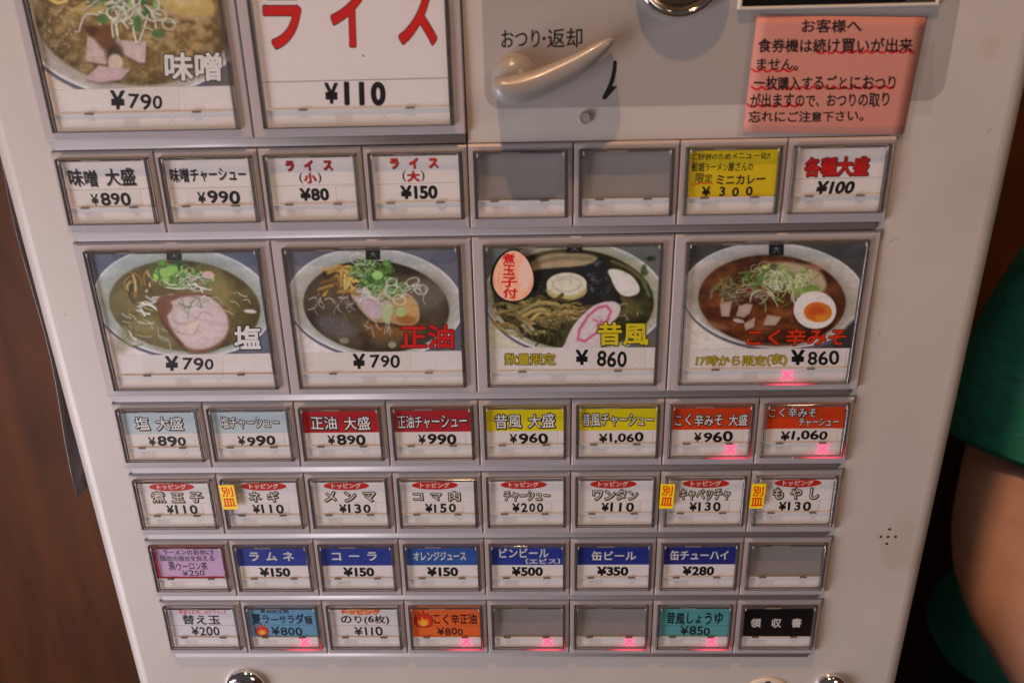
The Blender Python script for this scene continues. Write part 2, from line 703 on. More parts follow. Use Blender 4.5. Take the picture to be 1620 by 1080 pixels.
def curl(c, rg, x, y, r, col, wd):
    a0 = rg.uniform(0, 6.28)
    sp_ = rg.uniform(2.5, 5.5)
    k = rg.uniform(0.55, 1)
    pts = [(x + r * math.cos(a0 + sp_ * t / 7), y + r * k * math.sin(a0 + sp_ * t / 7)) for t in range(8)]
    c.stroke(smooth_line(pts, n=2), wd, col)


def onions(c, rg, cx, cy, rx, ry, n, greens, whites, size=16):
    for i in range(n):
        a = rg.uniform(0, 6.28)
        q = math.sqrt(rg.random())
        x, y = cx + rx * q * math.cos(a), cy + ry * q * math.sin(a)
        s_ = size * rg.uniform(0.6, 1.3)
        g = np.array(rg.choice(greens)) * rg.uniform(0.75, 1.15)
        t = rg.random()
        if t < 0.35:
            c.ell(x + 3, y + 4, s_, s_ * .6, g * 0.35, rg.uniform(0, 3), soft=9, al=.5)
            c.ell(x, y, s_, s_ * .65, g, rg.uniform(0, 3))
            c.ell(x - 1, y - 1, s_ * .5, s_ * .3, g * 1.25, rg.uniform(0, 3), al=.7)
        elif t < 0.7:
            c.ell(x, y, s_ * 1.1, s_ * .75, g * 1.05, rg.uniform(0, 3), ring=5)
        elif t < 0.85:
            curl(c, rg, x, y, s_ * 1.4, np.array(rg.choice(whites)) * rg.uniform(.8, 1.05), rg.uniform(3, 6))
        else:
            an = rg.uniform(-.8, .8)
            L = s_ * 2
            c.stroke([(x - L * math.cos(an), y - L * math.sin(an)), (x + 4, y - 3), (x + L * math.cos(an), y + L * math.sin(an))], 5, g * .8)


def strands(c, rg, x0, y0, x1, y1, n, cols, ln, wd, ang=(0, 3.14)):
    for i in range(n):
        x, y = rg.uniform(x0, x1), rg.uniform(y0, y1)
        a = rg.uniform(*ang)
        L = ln * rg.uniform(.5, 1.2)
        b = rg.uniform(-.35, .35) * L
        col = np.array(rg.choice(cols)) * rg.uniform(.8, 1.12)
        p = [(x, y), (x + L * .5 * math.cos(a) - b * math.sin(a), y + L * .5 * math.sin(a) + b * math.cos(a)), (x + L * math.cos(a), y + L * math.sin(a))]
        p = smooth_line(p, n=3)
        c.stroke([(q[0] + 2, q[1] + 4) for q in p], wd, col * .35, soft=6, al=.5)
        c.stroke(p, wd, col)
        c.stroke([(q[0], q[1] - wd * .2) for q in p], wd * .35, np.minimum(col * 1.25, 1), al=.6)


def specks(c, rg, cx, cy, rx, ry, n, col, r0, r1, al=.7):
    for i in range(n):
        a, q = rg.uniform(0, 6.28), math.sqrt(rg.random())
        r = rg.uniform(r0, r1)
        c.ell(cx + rx * q * math.cos(a), cy + ry * q * math.sin(a), r, r * rg.uniform(.5, 1), col, rg.uniform(0, 3), al=al)


def chunk(c, pts, top, side, rg):
    p = np.array(pts, float)
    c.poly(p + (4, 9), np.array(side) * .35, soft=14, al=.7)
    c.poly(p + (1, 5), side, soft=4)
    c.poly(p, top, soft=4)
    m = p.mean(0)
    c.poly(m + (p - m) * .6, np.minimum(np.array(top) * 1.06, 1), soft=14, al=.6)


def bowl(c, bg, table, outer, soup, rim, inner, soupcol, scale, seed, shade_dir=-1):
    """table, bowl and liquid; outer / soup are (cx, cy, rx, ry, rot)"""
    n = vnoise(c.h, c.w, 3, seed + 9, 2)[..., None]
    c.I = np.array(bg[0]) * (1 - n) + np.array(bg[1]) * n
    c.rect(-999, outer[1] + 20, outer[0], 2000, table, soft=120)
    cx, cy, rx, ry, ro = outer
    c.ell(cx + 4, cy + 16, rx + 6, ry + 6, ob(90, 85, 105), ro, soft=7)
    c.ell(cx, cy, rx + 3, ry + 4, ob(205, 205, 210), ro)
    c.ell(cx, cy, rx - 9, ry - 9, rim, ro, soft=8)
    sx, sy, srx, sry, sr = soup
    for k in range(4):
        t = k / 4
        c.ell(cx + (sx - cx) * t, cy + (sy - cy) * t, (rx - 20) * (1 - t) + srx * t, (ry - 20) * (1 - t) + sry * t,
              np.array(rim) * (1 - t * .8) + np.array(inner) * t * .8, ro, soft=50, al=.7)
    c.ell(sx, sy, srx + 5, sry + 5, np.array(inner) * .72 + np.array(soupcol[1]) * .2, sr, soft=8)
    tex = soup_texture(c, scale, seed, soupcol[0], soupcol[1])
    # paint the liquid with its texture
    cosr, sinr = math.cos(sr), math.sin(sr)
    dx, dy = c.X - sx, c.Y - sy
    x, y = dx * cosr + dy * sinr, -dx * sinr + dy * cosr
    k = np.sqrt((x / srx) ** 2 + (y / sry) ** 2)
    m = np.clip((1 - k) * srx / 6 + .5, 0, 1)[..., None]
    edge = np.clip((k - .72) / .28, 0, 1)[..., None]
    tex = tex * (1 - .25 * edge)
    c.I = c.I * (1 - m) + tex * m


def name_tag(c, x, y, w_, h):
    c.rect(x - w_ / 2, y - h / 2, x + w_ / 2, y + h / 2, (.09, .09, .10))
    c.text('大', x - w_ * .28, y - h * .25, x + w_ * .28, y + h * .32, (.75, .75, .75))


def price_strip(c, corners_y, x0, x1, col=None):
    (ya, yb) = corners_y
    sl = (yb - ya) / (x1 - x0)
    yy = ya + (c.X - x0) * sl
    m = np.clip((c.Y - yy) / (c.py * 1.2) + .5, 0, 1)
    c.blend(m, WH if col is None else col)
    c.blend(np.clip(1 - np.abs(c.Y - yy) / (c.py * 1.3), 0, 1), (.5, .48, .47), .35)


def finish(c, seed, amt=.035):
    n = vnoise(c.h, c.w, 90, seed, 2)[..., None] - .5
    c.I = c.I * (1 + n * amt * 2)


LW, LH = 640, 448


def price_tape(c, x0, y0, x1, y1, tilt=0):
    """a corrected price written on a little piece of white tape"""
    c.poly([(x0 + 1.5, y0 + 1.5), (x1 + 1.5, y0 + tilt + 1.5), (x1 + 1.5, y1 + tilt + 1.5), (x0 + 1.5, y1 + 1.5)], (.55, .53, .52), soft=3 * c.px, al=.16)
    c.poly([(x0, y0), (x1, y0 + tilt), (x1, y1 + tilt), (x0, y1)], (.925, .91, .90), al=.9)
    c.stroke([(x1, y0 + tilt), (x1, y1 + tilt)], c.px * 1.2, (.60, .55, .52), al=.4)


def card_salt():
    c = Canvas(LW, LH, [(150, 178), (1118, 165), (1203, 885), (285, 885)])
    rg = random.Random(3)
    bowl(c, ((ob(70, 80, 105)), ob(110, 115, 130)), ob(215, 200, 200), (690, 462, 515, 318, .10), (695, 485, 432, 262, .10),
         ob(168, 178, 176), ob(138, 142, 122), (ob(98, 84, 30), ob(138, 122, 62)), 5, 1)
    c.rect(900, 130, 1300, 250, ob(95, 88, 92), al=.0)
    for i in range(9):
        c.ell(rg.uniform(330, 620), rg.uniform(480, 720), rg.uniform(50, 110), rg.uniform(25, 60), rg.choice([ob(140, 122, 66), ob(92, 84, 28)]), rg.uniform(0, 3), soft=50, al=.4)
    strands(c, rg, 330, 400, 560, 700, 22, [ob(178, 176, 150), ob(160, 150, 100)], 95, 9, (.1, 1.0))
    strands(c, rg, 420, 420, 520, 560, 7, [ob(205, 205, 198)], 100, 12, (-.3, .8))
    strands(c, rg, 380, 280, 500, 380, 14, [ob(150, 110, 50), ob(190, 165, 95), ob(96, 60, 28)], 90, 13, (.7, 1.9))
    # roast pork
    pork = [(545, 445), (600, 425), (700, 415), (800, 415), (880, 445), (935, 510), (955, 580), (935, 660), (880, 720), (800, 750), (715, 748), (660, 700), (600, 620), (560, 540)]
    c.spoly([(x + 2, y + 12) for x, y in pork], ob(55, 38, 20), soft=26, al=.8)
    c.spoly(pork, ob(128, 78, 50), soft=6, grow=5)
    c.spoly([(600, 470), (700, 430), (800, 428), (870, 455), (925, 520), (942, 590), (925, 655), (870, 708), (790, 738), (715, 732), (668, 690), (618, 620), (590, 540)], ob(192, 168, 166), soft=14)
    n = np.clip((vnoise(c.h, c.w, 9, 5, 3) - .5) * 3, 0, 1)
    c.ell(770, 590, 150, 120, ob(208, 188, 188), .3, soft=60, al=.7)
    c.stroke(smooth_line([(620, 560), (660, 590), (740, 570), (800, 520), (850, 540)]), 7, ob(160, 118, 116), soft=10, al=.6)
    c.stroke(smooth_line([(600, 600), (660, 640), (740, 650), (770, 600)]), 6, ob(148, 104, 90), soft=9, al=.6)
    c.stroke(smooth_line([(690, 470), (700, 520), (760, 560), (830, 570)]), 5, ob(165, 125, 128), soft=8, al=.6)
    c.ell(735, 600, 34, 26, ob(214, 196, 160), 0, soft=20, al=.7)
    c.stroke(smooth_line([(545, 470), (560, 560), (610, 640), (670, 715)]), 20, ob(96, 50, 28), soft=14, al=.8)
    c.spoly([(540, 450), (620, 470), (610, 520), (570, 540), (535, 510)], ob(120, 66, 36), soft=10, al=.85)
    strands(c, rg, 600, 420, 840, 470, 12, [ob(205, 200, 205), ob(150, 165, 130)], 85, 6, (.2, 2.6))
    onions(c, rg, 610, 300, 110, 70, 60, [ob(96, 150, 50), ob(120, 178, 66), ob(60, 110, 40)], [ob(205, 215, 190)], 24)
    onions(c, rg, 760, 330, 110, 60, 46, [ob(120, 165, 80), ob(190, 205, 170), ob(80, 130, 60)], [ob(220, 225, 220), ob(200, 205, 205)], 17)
    c.ell(585, 290, 34, 26, ob(150, 200, 90), .3)
    c.ell(632, 272, 30, 24, ob(130, 190, 78), -.2)
    strands(c, rg, 560, 340, 800, 380, 9, [ob(215, 220, 215)], 130, 7, (-.3, .5))
    c.ell(835, 305, 34, 20, ob(214, 170, 168), .1, soft=8)
    strands(c, rg, 900, 380, 1080, 520, 5, [ob(190, 180, 140)], 60, 7, (.2, .7))
    c.ell(1070, 518, 38, 12, ob(200, 195, 185), .1, soft=8)
    name_tag(c, 640, 192, 86, 52)
    specks(c, rg, 690, 490, 400, 240, 60, ob(210, 205, 170), 1.5, 4, .5)
    c.photo_look()
    price_strip(c, (770, 764), 250, 1190)
    c.text('塩', 972, 602, 1128, 740, (.95, .96, .96), .03, ((.1, .1, .1), .045))
    price_tape(c, 440, 780, 905, 872)
    c.text('¥', 572, 775, 648, 862, K, .035)
    c.text('790', 672, 785, 850, 860, K, .018, jit=.6, seed=3, slant=.0)
    c.stroke(smooth_line([(285, 883), (1200, 880)]), 3, (.5, .47, .45), al=.6)
    finish(c, 11)
    return c


def card_soy():
    c = Canvas(LW, LH, [(130, 152), (1140, 145), (1175, 872), (205, 880)])
    rg = random.Random(8)
    bowl(c, ((ob(80, 84, 100)), ob(115, 112, 122)), ob(218, 205, 205), (655, 462, 520, 318, .09), (662, 485, 432, 268, .09),
         ob(182, 182, 178), ob(150, 142, 122), (ob(58, 42, 26), ob(94, 76, 52)), 5, 21)
    c.ell(960, 420, 130, 110, ob(120, 112, 98), 0, soft=90, al=.7)
    c.ell(420, 600, 120, 60, ob(98, 92, 92), .3, soft=50, al=.8)
    c.ell(760, 600, 170, 70, ob(140, 84, 30), 0, soft=60, al=.85)
    pork = [(510, 400), (600, 360), (760, 380), (860, 410), (915, 480), (915, 570), (850, 600), (740, 580), (640, 570), (560, 490)]
    c.spoly([(x + 4, y + 14) for x, y in pork], ob(40, 26, 14), soft=26, al=.8)
    c.spoly(pork, ob(176, 140, 92), soft=10)
    c.spoly([(520, 400), (620, 370), (700, 430), (750, 470), (690, 550), (620, 545), (560, 470)], ob(190, 165, 172), soft=14)
    c.stroke(smooth_line([(560, 420), (640, 450), (720, 460)]), 4, ob(140, 100, 110), soft=6, al=.7)
    c.ell(860, 500, 46, 70, ob(196, 150, 84), .1, soft=16)
    c.ell(840, 560, 60, 28, ob(170, 106, 40), .1, soft=20)
    strands(c, rg, 320, 260, 470, 420, 15, [ob(182, 136, 52), ob(205, 165, 82), ob(140, 96, 36)], 140, 19, (-.5, .2))
    strands(c, rg, 420, 250, 500, 330, 8, [ob(190, 150, 60), ob(215, 180, 100)], 90, 16, (.6, 1.8))
    strands(c, rg, 300, 400, 540, 480, 26, [ob(185, 185, 185), ob(140, 130, 125)], 60, 5, (0, 3.1))
    strands(c, rg, 540, 360, 640, 430, 14, [ob(215, 218, 224)], 60, 6, (0, 3.1))
    strands(c, rg, 560, 560, 760, 600, 9, [ob(190, 185, 175)], 60, 5, (.4, 2))
    strands(c, rg, 830, 300, 950, 420, 14, [ob(190, 195, 180)], 70, 5, (0, 3))
    onions(c, rg, 640, 290, 120, 85, 80, [ob(92, 150, 50), ob(128, 184, 78), ob(62, 112, 42)], [ob(210, 222, 200)], 25)
    onions(c, rg, 730, 380, 110, 60, 40, [ob(140, 182, 100), ob(100, 150, 66)], [ob(215, 222, 210)], 24)
    for q in ((560, 205, 50, 34), (770, 400, 58, 42), (800, 445, 40, 32), (930, 385, 40, 30), (880, 340, 44, 26), (755, 360, 36, 46)):
        c.ell(*q, ob(205, 215, 196), rg.uniform(-.3, .3), ring=7, al=.85)
    c.ell(672, 300, 32, 26, ob(150, 205, 100), 0)
    c.ell(810, 515, 32, 28, ob(160, 190, 110), 0)
    c.spoly([(700, 480), (765, 478), (735, 580), (700, 560)], ob(170, 190, 130), soft=8, al=.9)
    c.ell(755, 710, 24, 20, ob(150, 150, 110), 0, soft=6)
    c.ell(468, 684, 30, 18, ob(150, 140, 120), 0, soft=8, al=.8)
    specks(c, rg, 600, 600, 330, 120, 60, ob(190, 185, 175), 1.5, 4, .5)
    name_tag(c, 648, 178, 84, 62)
    c.photo_look()
    price_strip(c, (756, 746), 195, 1170)
    c.text('正油', 805, 590, 1122, 735, (.86, .13, .12), .03, ((.16, .05, .05), .025))
    price_tape(c, 215, 760, 865, 866)
    c.text('¥', 518, 762, 592, 854, K, .035)
    c.text('790', 622, 768, 800, 846, K, .018, jit=.5, seed=5)
    finish(c, 12)
    return c


def card_retro():
    c = Canvas(LW, LH, [(125, 125), (1162, 125), (1132, 860), (145, 872)])
    rg = random.Random(15)
    bowl(c, ((ob(120, 125, 128)), ob(90, 85, 70)), ob(205, 195, 170), (655, 432, 540, 338, .06), (650, 440, 478, 296, .08),
         ob(178, 174, 152), ob(150, 144, 110), (ob(52, 48, 22), ob(104, 92, 44)), 6, 31)
    # back slice, seaweed sheets
    c.spoly([(400, 215), (520, 168), (740, 172), (800, 215), (700, 255), (420, 275)], ob(175, 150, 110), soft=16)
    c.stroke(smooth_line([(400, 235), (560, 195), (760, 200)]), 16, ob(128, 104, 60), soft=20, al=.7)
    nori = [(380, 280), (720, 240), (840, 200), (930, 420), (900, 470), (560, 470), (420, 450)]
    c.spoly(nori, ob(30, 30, 32), soft=12)
    n = vnoise(c.h, c.w, 40, 77, 3)
    mm = np.clip((n - .55) * 6, 0, 1) * ((c.X > 720) & (c.X < 900) & (c.Y > 215) & (c.Y < 420) & (c.Y > 215 + (c.X - 820) * 1.2))
    c.blend(mm, ob(90, 98, 125), .75)
    mm = np.clip((n - .58) * 6, 0, 1) * ((c.X > 400) & (c.X < 720) & (c.Y > 380) & (c.Y < 470))
    c.blend(mm, ob(80, 78, 75), .6)
    for i in range(14):
        c.ell(rg.uniform(860, 1120), rg.uniform(200, 520), rg.uniform(14, 36), rg.uniform(10, 22), rg.choice([ob(48, 66, 34), ob(66, 84, 40), ob(30, 46, 26)]), rg.uniform(0, 3), soft=14, al=.8)
    c.stroke(smooth_line([(880, 215), (980, 260), (1060, 330), (1100, 420)]), 14, ob(140, 140, 80), soft=14, al=.7)
    # egg
    c.spoly([(862, 272), (905, 266), (960, 285), (1010, 320), (1040, 370), (1035, 405), (985, 422), (940, 412), (905, 375), (880, 320)], ob(212, 210, 198), soft=6, grow=3)
    c.ell(955, 340, 60, 40, ob(228, 228, 220), .5, soft=50, al=.7)
    # roll
    c.ell(612, 385, 122, 62, ob(168, 152, 84), 0)
    c.ell(612, 372, 121, 60, ob(188, 176, 110), 0)
    c.ell(612, 348, 120, 68, ob(212, 205, 180), 0)
    c.ell(612, 348, 88, 46, ob(150, 150, 150), 0, ring=6, al=.7, soft=6)
    c.stroke(smooth_line([(560, 330), (600, 320), (640, 330), (632, 350)]), 5, ob(140, 140, 140), soft=5, al=.7)
    # bamboo shoots
    strands(c, rg, 170, 430, 520, 600, 42, [ob(128, 106, 52), ob(150, 126, 66), ob(92, 74, 34)], 150, 20, (-.5, .6))
    strands(c, rg, 340, 500, 560, 560, 6, [ob(158, 136, 72), ob(140, 120, 60)], 190, 24, (-.25, .1))
    strands(c, rg, 480, 480, 700, 560, 14, [ob(130, 110, 55), ob(160, 140, 85)], 70, 12, (-.4, .8))
    for i in range(26):
        c.ell(rg.uniform(250, 430), rg.uniform(580, 660), rg.uniform(6, 18), rg.uniform(4, 10), ob(196, 196, 192), rg.uniform(0, 3), ring=3, al=.7)
    strands(c, rg, 420, 560, 600, 690, 14, [ob(66, 84, 44), ob(90, 92, 56)], 60, 8, (.4, 2))
    strands(c, rg, 950, 460, 1060, 540, 10, [ob(160, 150, 110), ob(110, 120, 70)], 50, 6, (0, 3))
    specks(c, rg, 640, 460, 430, 250, 120, ob(190, 186, 160), 1.5, 4.5, .5)
    # pink swirl fish cake
    fc = [(605, 695), (650, 600), (720, 520), (790, 470), (880, 452), (930, 480), (920, 540), (850, 620), (800, 740), (600, 740)]
    c.spoly([(x - 4, y - 4) for x, y in fc], ob(50, 46, 24), soft=16, al=.6)
    c.spoly(fc, ob(205, 190, 190), soft=7)
    sw = [(800, 570), (782, 590), (770, 575), (795, 550), (822, 570), (790, 640), (720, 690), (680, 680), (690, 620), (740, 540), (800, 490), (850, 480), (876, 510), (858, 560), (840, 590)]
    c.stroke(sw[4:], 15, ob(208, 80, 128), soft=9)
    c.stroke(smooth_line([(770, 560), (800, 575), (790, 600)]), 10, ob(208, 90, 130), soft=9)
    name_tag(c, 659, 142, 92, 44)
    c.photo_look()
    price_strip(c, (727, 727), 130, 1140)
    c.text('昔風', 798, 577, 1100, 716, (.90, .84, .15), .03, ((.10, .09, .05), .035))
    c.text('数量限定', 236, 762, 545, 832, (.82, .76, .2), .02, ((.10, .09, .05), .045))
    price_tape(c, 745, 735, 1080, 852)
    c.text('¥', 666, 740, 742, 832, K, .035)
    c.text('860', 795, 744, 972, 840, K, .022, jit=.7, seed=6)
    finish(c, 13)
    return c


def card_spicy():
    c = Canvas(LW, LH, [(150, 165), (1150, 160), (1068, 880), (105, 890)])
    rg = random.Random(23)
    g = 1.12
    bowl(c, ((ob(58, 55, 52)), ob(84, 82, 78)), ob(190, 180, 172, g), (640, 462, 525, 300, .08), (628, 490, 420, 258, .07),
         ob(170, 164, 158, g), ob(130, 112, 92), (ob(78, 34, 12), ob(140, 70, 30)), 9, 41)
    specks(c, rg, 620, 500, 380, 220, 220, ob(165, 92, 50), 1.5, 5, .5)
    c.spoly([(560, 300), (700, 268), (850, 300), (920, 350), (935, 420), (880, 450), (760, 440), (640, 400)], ob(176, 158, 118), soft=22)
    c.ell(860, 300, 50, 18, ob(170, 110, 80), .2, soft=16, al=.8)
    strands(c, rg, 290, 330, 440, 450, 30, [ob(120, 104, 52), ob(84, 76, 34), ob(148, 134, 84)], 90, 9, (.6, 2.4))
    strands(c, rg, 290, 420, 560, 480, 30, [ob(158, 148, 118), ob(120, 110, 70)], 80, 6, (-.6, .8))
    for pts in ([(330, 505), (400, 490), (385, 580), (340, 575)], [(440, 520), (480, 505), (520, 510), (505, 560), (470, 585), (425, 575)],
                [(470, 620), (535, 585), (530, 640), (480, 660)], [(605, 570), (685, 585), (655, 630), (580, 632)]):
        chunk(c, pts, ob(178, 150, 132), ob(120, 84, 66), rg)
    c.ell(440, 605, 34, 12, ob(196, 190, 190), .2, soft=8, al=.8)
    c.spoly([(250, 600), (330, 620), (380, 650), (300, 650)], ob(150, 100, 60), soft=18, al=.7)
    onions(c, rg, 600, 350, 140, 62, 84, [ob(110, 146, 60), ob(140, 172, 86), ob(84, 116, 50)], [ob(196, 200, 170)], 22)
    onions(c, rg, 740, 370, 130, 66, 60, [ob(150, 170, 84), ob(185, 190, 130)], [ob(200, 204, 180)], 20)
    strands(c, rg, 560, 380, 760, 470, 22, [ob(150, 170, 84), ob(190, 186, 160), ob(110, 90, 40)], 90, 7, (.5, 2.5))
    for q in ((640, 365, 62, 46), (650, 400, 42, 30), (690, 380, 42, 60), (770, 470, 34, 32)):
        c.ell(*q, ob(200, 202, 180), rg.uniform(-.3, .3), ring=7, al=.8)
    c.ell(845, 425, 62, 20, ob(112, 150, 56), -.12, soft=6)
    c.ell(780, 435, 34, 14, ob(130, 166, 70), .2, soft=6)
    # soft boiled egg half
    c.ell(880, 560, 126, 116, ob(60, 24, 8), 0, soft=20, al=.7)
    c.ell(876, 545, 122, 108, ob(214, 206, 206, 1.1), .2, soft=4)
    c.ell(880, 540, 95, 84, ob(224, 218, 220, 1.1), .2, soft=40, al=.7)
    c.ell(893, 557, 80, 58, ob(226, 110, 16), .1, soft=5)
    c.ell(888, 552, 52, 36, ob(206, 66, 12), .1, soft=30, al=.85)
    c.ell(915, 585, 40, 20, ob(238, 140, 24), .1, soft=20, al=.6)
    name_tag(c, 650, 195, 84, 72)
    c.ell(640, 745, 200, 10, ob(120, 96, 76), 0, soft=10, al=.5)
    c.spoly([(980, 800), (1000, 720), (1120, 600), (1180, 800)], ob(56, 50, 46), soft=20)
    c.photo_look()
    price_strip(c, (770, 765), 112, 1080)
    c.text('こく辛みそ', 488, 650, 1058, 752, (.88, .23, .09), .03, ((.14, .05, .03), .03), slant=.12)
    c.text('17時から限定', 195, 808, 600, 868, (.84, .76, .2), .015, ((.12, .11, .05), .04), slant=.1)
    c.text('(夜)', 605, 798, 722, 868, (.84, .76, .2), .015, ((.12, .11, .05), .04))
    c.text('¥', 745, 774, 824, 864, K, .04)
    price_tape(c, 822, 776, 1060, 872)
    c.text('860', 842, 780, 1022, 864, K, .02, jit=.4, seed=9)
    finish(c, 14)
    return c


def card_miso():
    c = Canvas(LW, LH, [(150, -150), (965, -175), (1035, 488), (272, 512)])
    rg = random.Random(31)
    bowl(c, ((ob(90, 85, 80)), ob(110, 105, 100)), ob(215, 195, 180), (600, 110, 470, 322, .06), (625, 108, 412, 276, .04),
         ob(176, 164, 158), ob(150, 138, 110), (ob(120, 92, 42), ob(172, 142, 88)), 22, 51)
    specks(c, rg, 560, 180, 360, 200, 420, ob(196, 172, 122), 1.5, 5, .55)
    specks(c, rg, 620, 220, 360, 150, 260, ob(120, 88, 38), 1.5, 4.5, .5)
    specks(c, rg, 330, 140, 90, 90, 60, ob(215, 205, 180), 2, 5, .7)
    c.ell(430, 60, 80, 36, ob(190, 160, 90), .1, soft=30, al=.8)
    c.ell(840, 40, 130, 66, ob(190, 160, 84), .25, soft=16)
    c.ell(820, 10, 90, 40, ob(205, 180, 120), .25, soft=30, al=.8)
    c.stroke(smooth_line([(760, 80), (850, 105), (950, 95)]), 16, ob(170, 130, 110), soft=18, al=.6)
    strands(c, rg, 270, -60, 420, 30, 20, [ob(150, 110, 50), ob(196, 156, 80), ob(84, 50, 26)], 110, 16, (-.3, .6))
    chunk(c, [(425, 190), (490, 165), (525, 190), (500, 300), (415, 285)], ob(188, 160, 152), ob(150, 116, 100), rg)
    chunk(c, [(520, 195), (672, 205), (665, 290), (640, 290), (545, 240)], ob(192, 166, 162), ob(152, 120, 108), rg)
    c.spoly([(500, 190), (570, 230), (560, 300), (510, 290)], ob(62, 46, 30), soft=22, al=.85)
    c.ell(540, 290, 32, 34, ob(200, 178, 158), 0, soft=10)
    chunk(c, [(410, 360), (470, 305), (600, 320), (560, 360), (470, 375)], ob(186, 156, 158), ob(160, 124, 120), rg)
    c.spoly([(405, 135), (480, 140), (530, 135), (545, 200), (500, 240), (450, 190)], ob(116, 66, 34), soft=16, al=.95)
    c.spoly([(420, 150), (470, 150), (450, 190)], ob(80, 42, 22), soft=10, al=.8)
    onions(c, rg, 600, 10, 150, 90, 70, [ob(84, 126, 60), ob(60, 104, 50), ob(120, 156, 90)], [ob(196, 200, 176)], 22)
    strands(c, rg, 480, 0, 720, 110, 30, [ob(204, 200, 176), ob(190, 186, 160)], 110, 8, (.2, 2.8))
    for q in ((495, 110, 22, 22), (640, 128, 18, 34), (725, 170, 30, 16)):
        c.ell(*q, ob(78, 120, 62), 0, soft=6)
    for q in ((555, 90, 44, 34), (730, 92, 36, 26), (770, 130, 30, 26)):
        c.ell(*q, ob(190, 196, 172), .2, ring=8, al=.85)
    c.photo_look()
    price_strip(c, (410, 383), 245, 1025)
    c.spoly([(930, 384), (1030, 300), (1050, 400), (960, 385)], ob(80, 68, 70), soft=8, al=.0)
    c.text('味噌', 745, 246, 985, 366, (.93, .93, .93), .03, ((.16, .12, .14), .035))
    price_tape(c, 575, 396, 800, 500, -6)
    c.text('¥', 512, 408, 574, 488, K, .035)
    c.text('790', 588, 420, 730, 486, K, .02, jit=.6, seed=3)
    finish(c, 15)
    return c


def card_rice():
    c = Canvas(LW, LH, [(5, -150), (845, -168), (865, 458), (66, 480)], base=WH)
    for ch, b in (('ラ', (74, 2, 238, 236)), ('イ', (366, -12, 520, 226)), ('ス', (655, -12, 816, 216))):
        c.text(ch, *b, (.84, .13, .10), .03, ((.22, .07, .08), .014))
    c.stroke([(0, 370), (900, 344)], 3, (.45, .42, .42), al=.9)
    c.text('¥', 328, 368, 386, 452, K, .04)
    c.text('110', 412, 362, 592, 458, (.10, .08, .08), .05, sp=.12)
    c.ell(500, 260, 4, 4, (.3, .2, .2))
    finish(c, 16, .015)
    return c


CW, CH = 400, 208
CC = [(0, 0), (100, 0), (100, 52), (0, 52)]
SH = (.52, .49, .50)


def price(c, st, x0, y0, x1, y1, style, seed=0):
    if style == 'hand':
        price_tape(c, max(2, x0 - 14), y0 - 2.5, x1 + 12, y1 + 1.2, random.Random(seed).uniform(-.8, .8))
        k = x0 + (x1 - x0) * .22
        c.text('¥', x0, y0 + 1.5, k - 1.5, y1 - .5, K, .028)
        c.text(st, k + 1, y0, x1, y1, K, .032, jit=.7, seed=seed)
    elif style == 'bold':
        c.text('¥' + st, x0, y0, x1, y1, K, .045)
    elif style == 'pen':
        c.text('¥' + st, x0, y0, x1, y1, (.08, .07, .09), .02, jit=.5, seed=seed)


def outlined(c, st, b, fill=(.97, .97, .96), out=(.06, .05, .06), bold=.012, ow=.058, seed=0):
    c.text(st, *b, fill, bold, (out, ow), ((.14, .13, .13), .035, .035), jit=.38, seed=seed)


def flame(c, cx, cy, s_):
    P_ = [(0, 9), (-5, 8), (-8, 4), (-7.5, 0), (-6, -4), (-5.5, 0), (-3.5, -2), (-4, -7), (-1, -3), (0, -9), (2.5, -3), (4, -6.5), (5, -1), (7, -3), (8, 2), (7, 6), (4, 8.6)]
    Q = [(0, 8.4), (-4, 7), (-5, 4), (-4, 1), (-2.5, 3), (-1, -2), (1, 2.4), (3, 0), (4.4, 3), (4, 6.5)]
    c.poly([(cx + x * s_ * 1.05, cy + y * s_ * 1.05) for x, y in P_], (.62, .12, .14))
    c.poly([(cx + x * s_ * .92, cy + y * s_ * .92) for x, y in P_], (.86, .20, .13))
    c.poly([(cx + x * s_ * 1.05, cy + y * s_) for x, y in Q], (.96, .58, .12))
    c.ell(cx, cy + 4.5 * s_, 2.6 * s_, 3 * s_, (.98, .76, .25), soft=1.5)


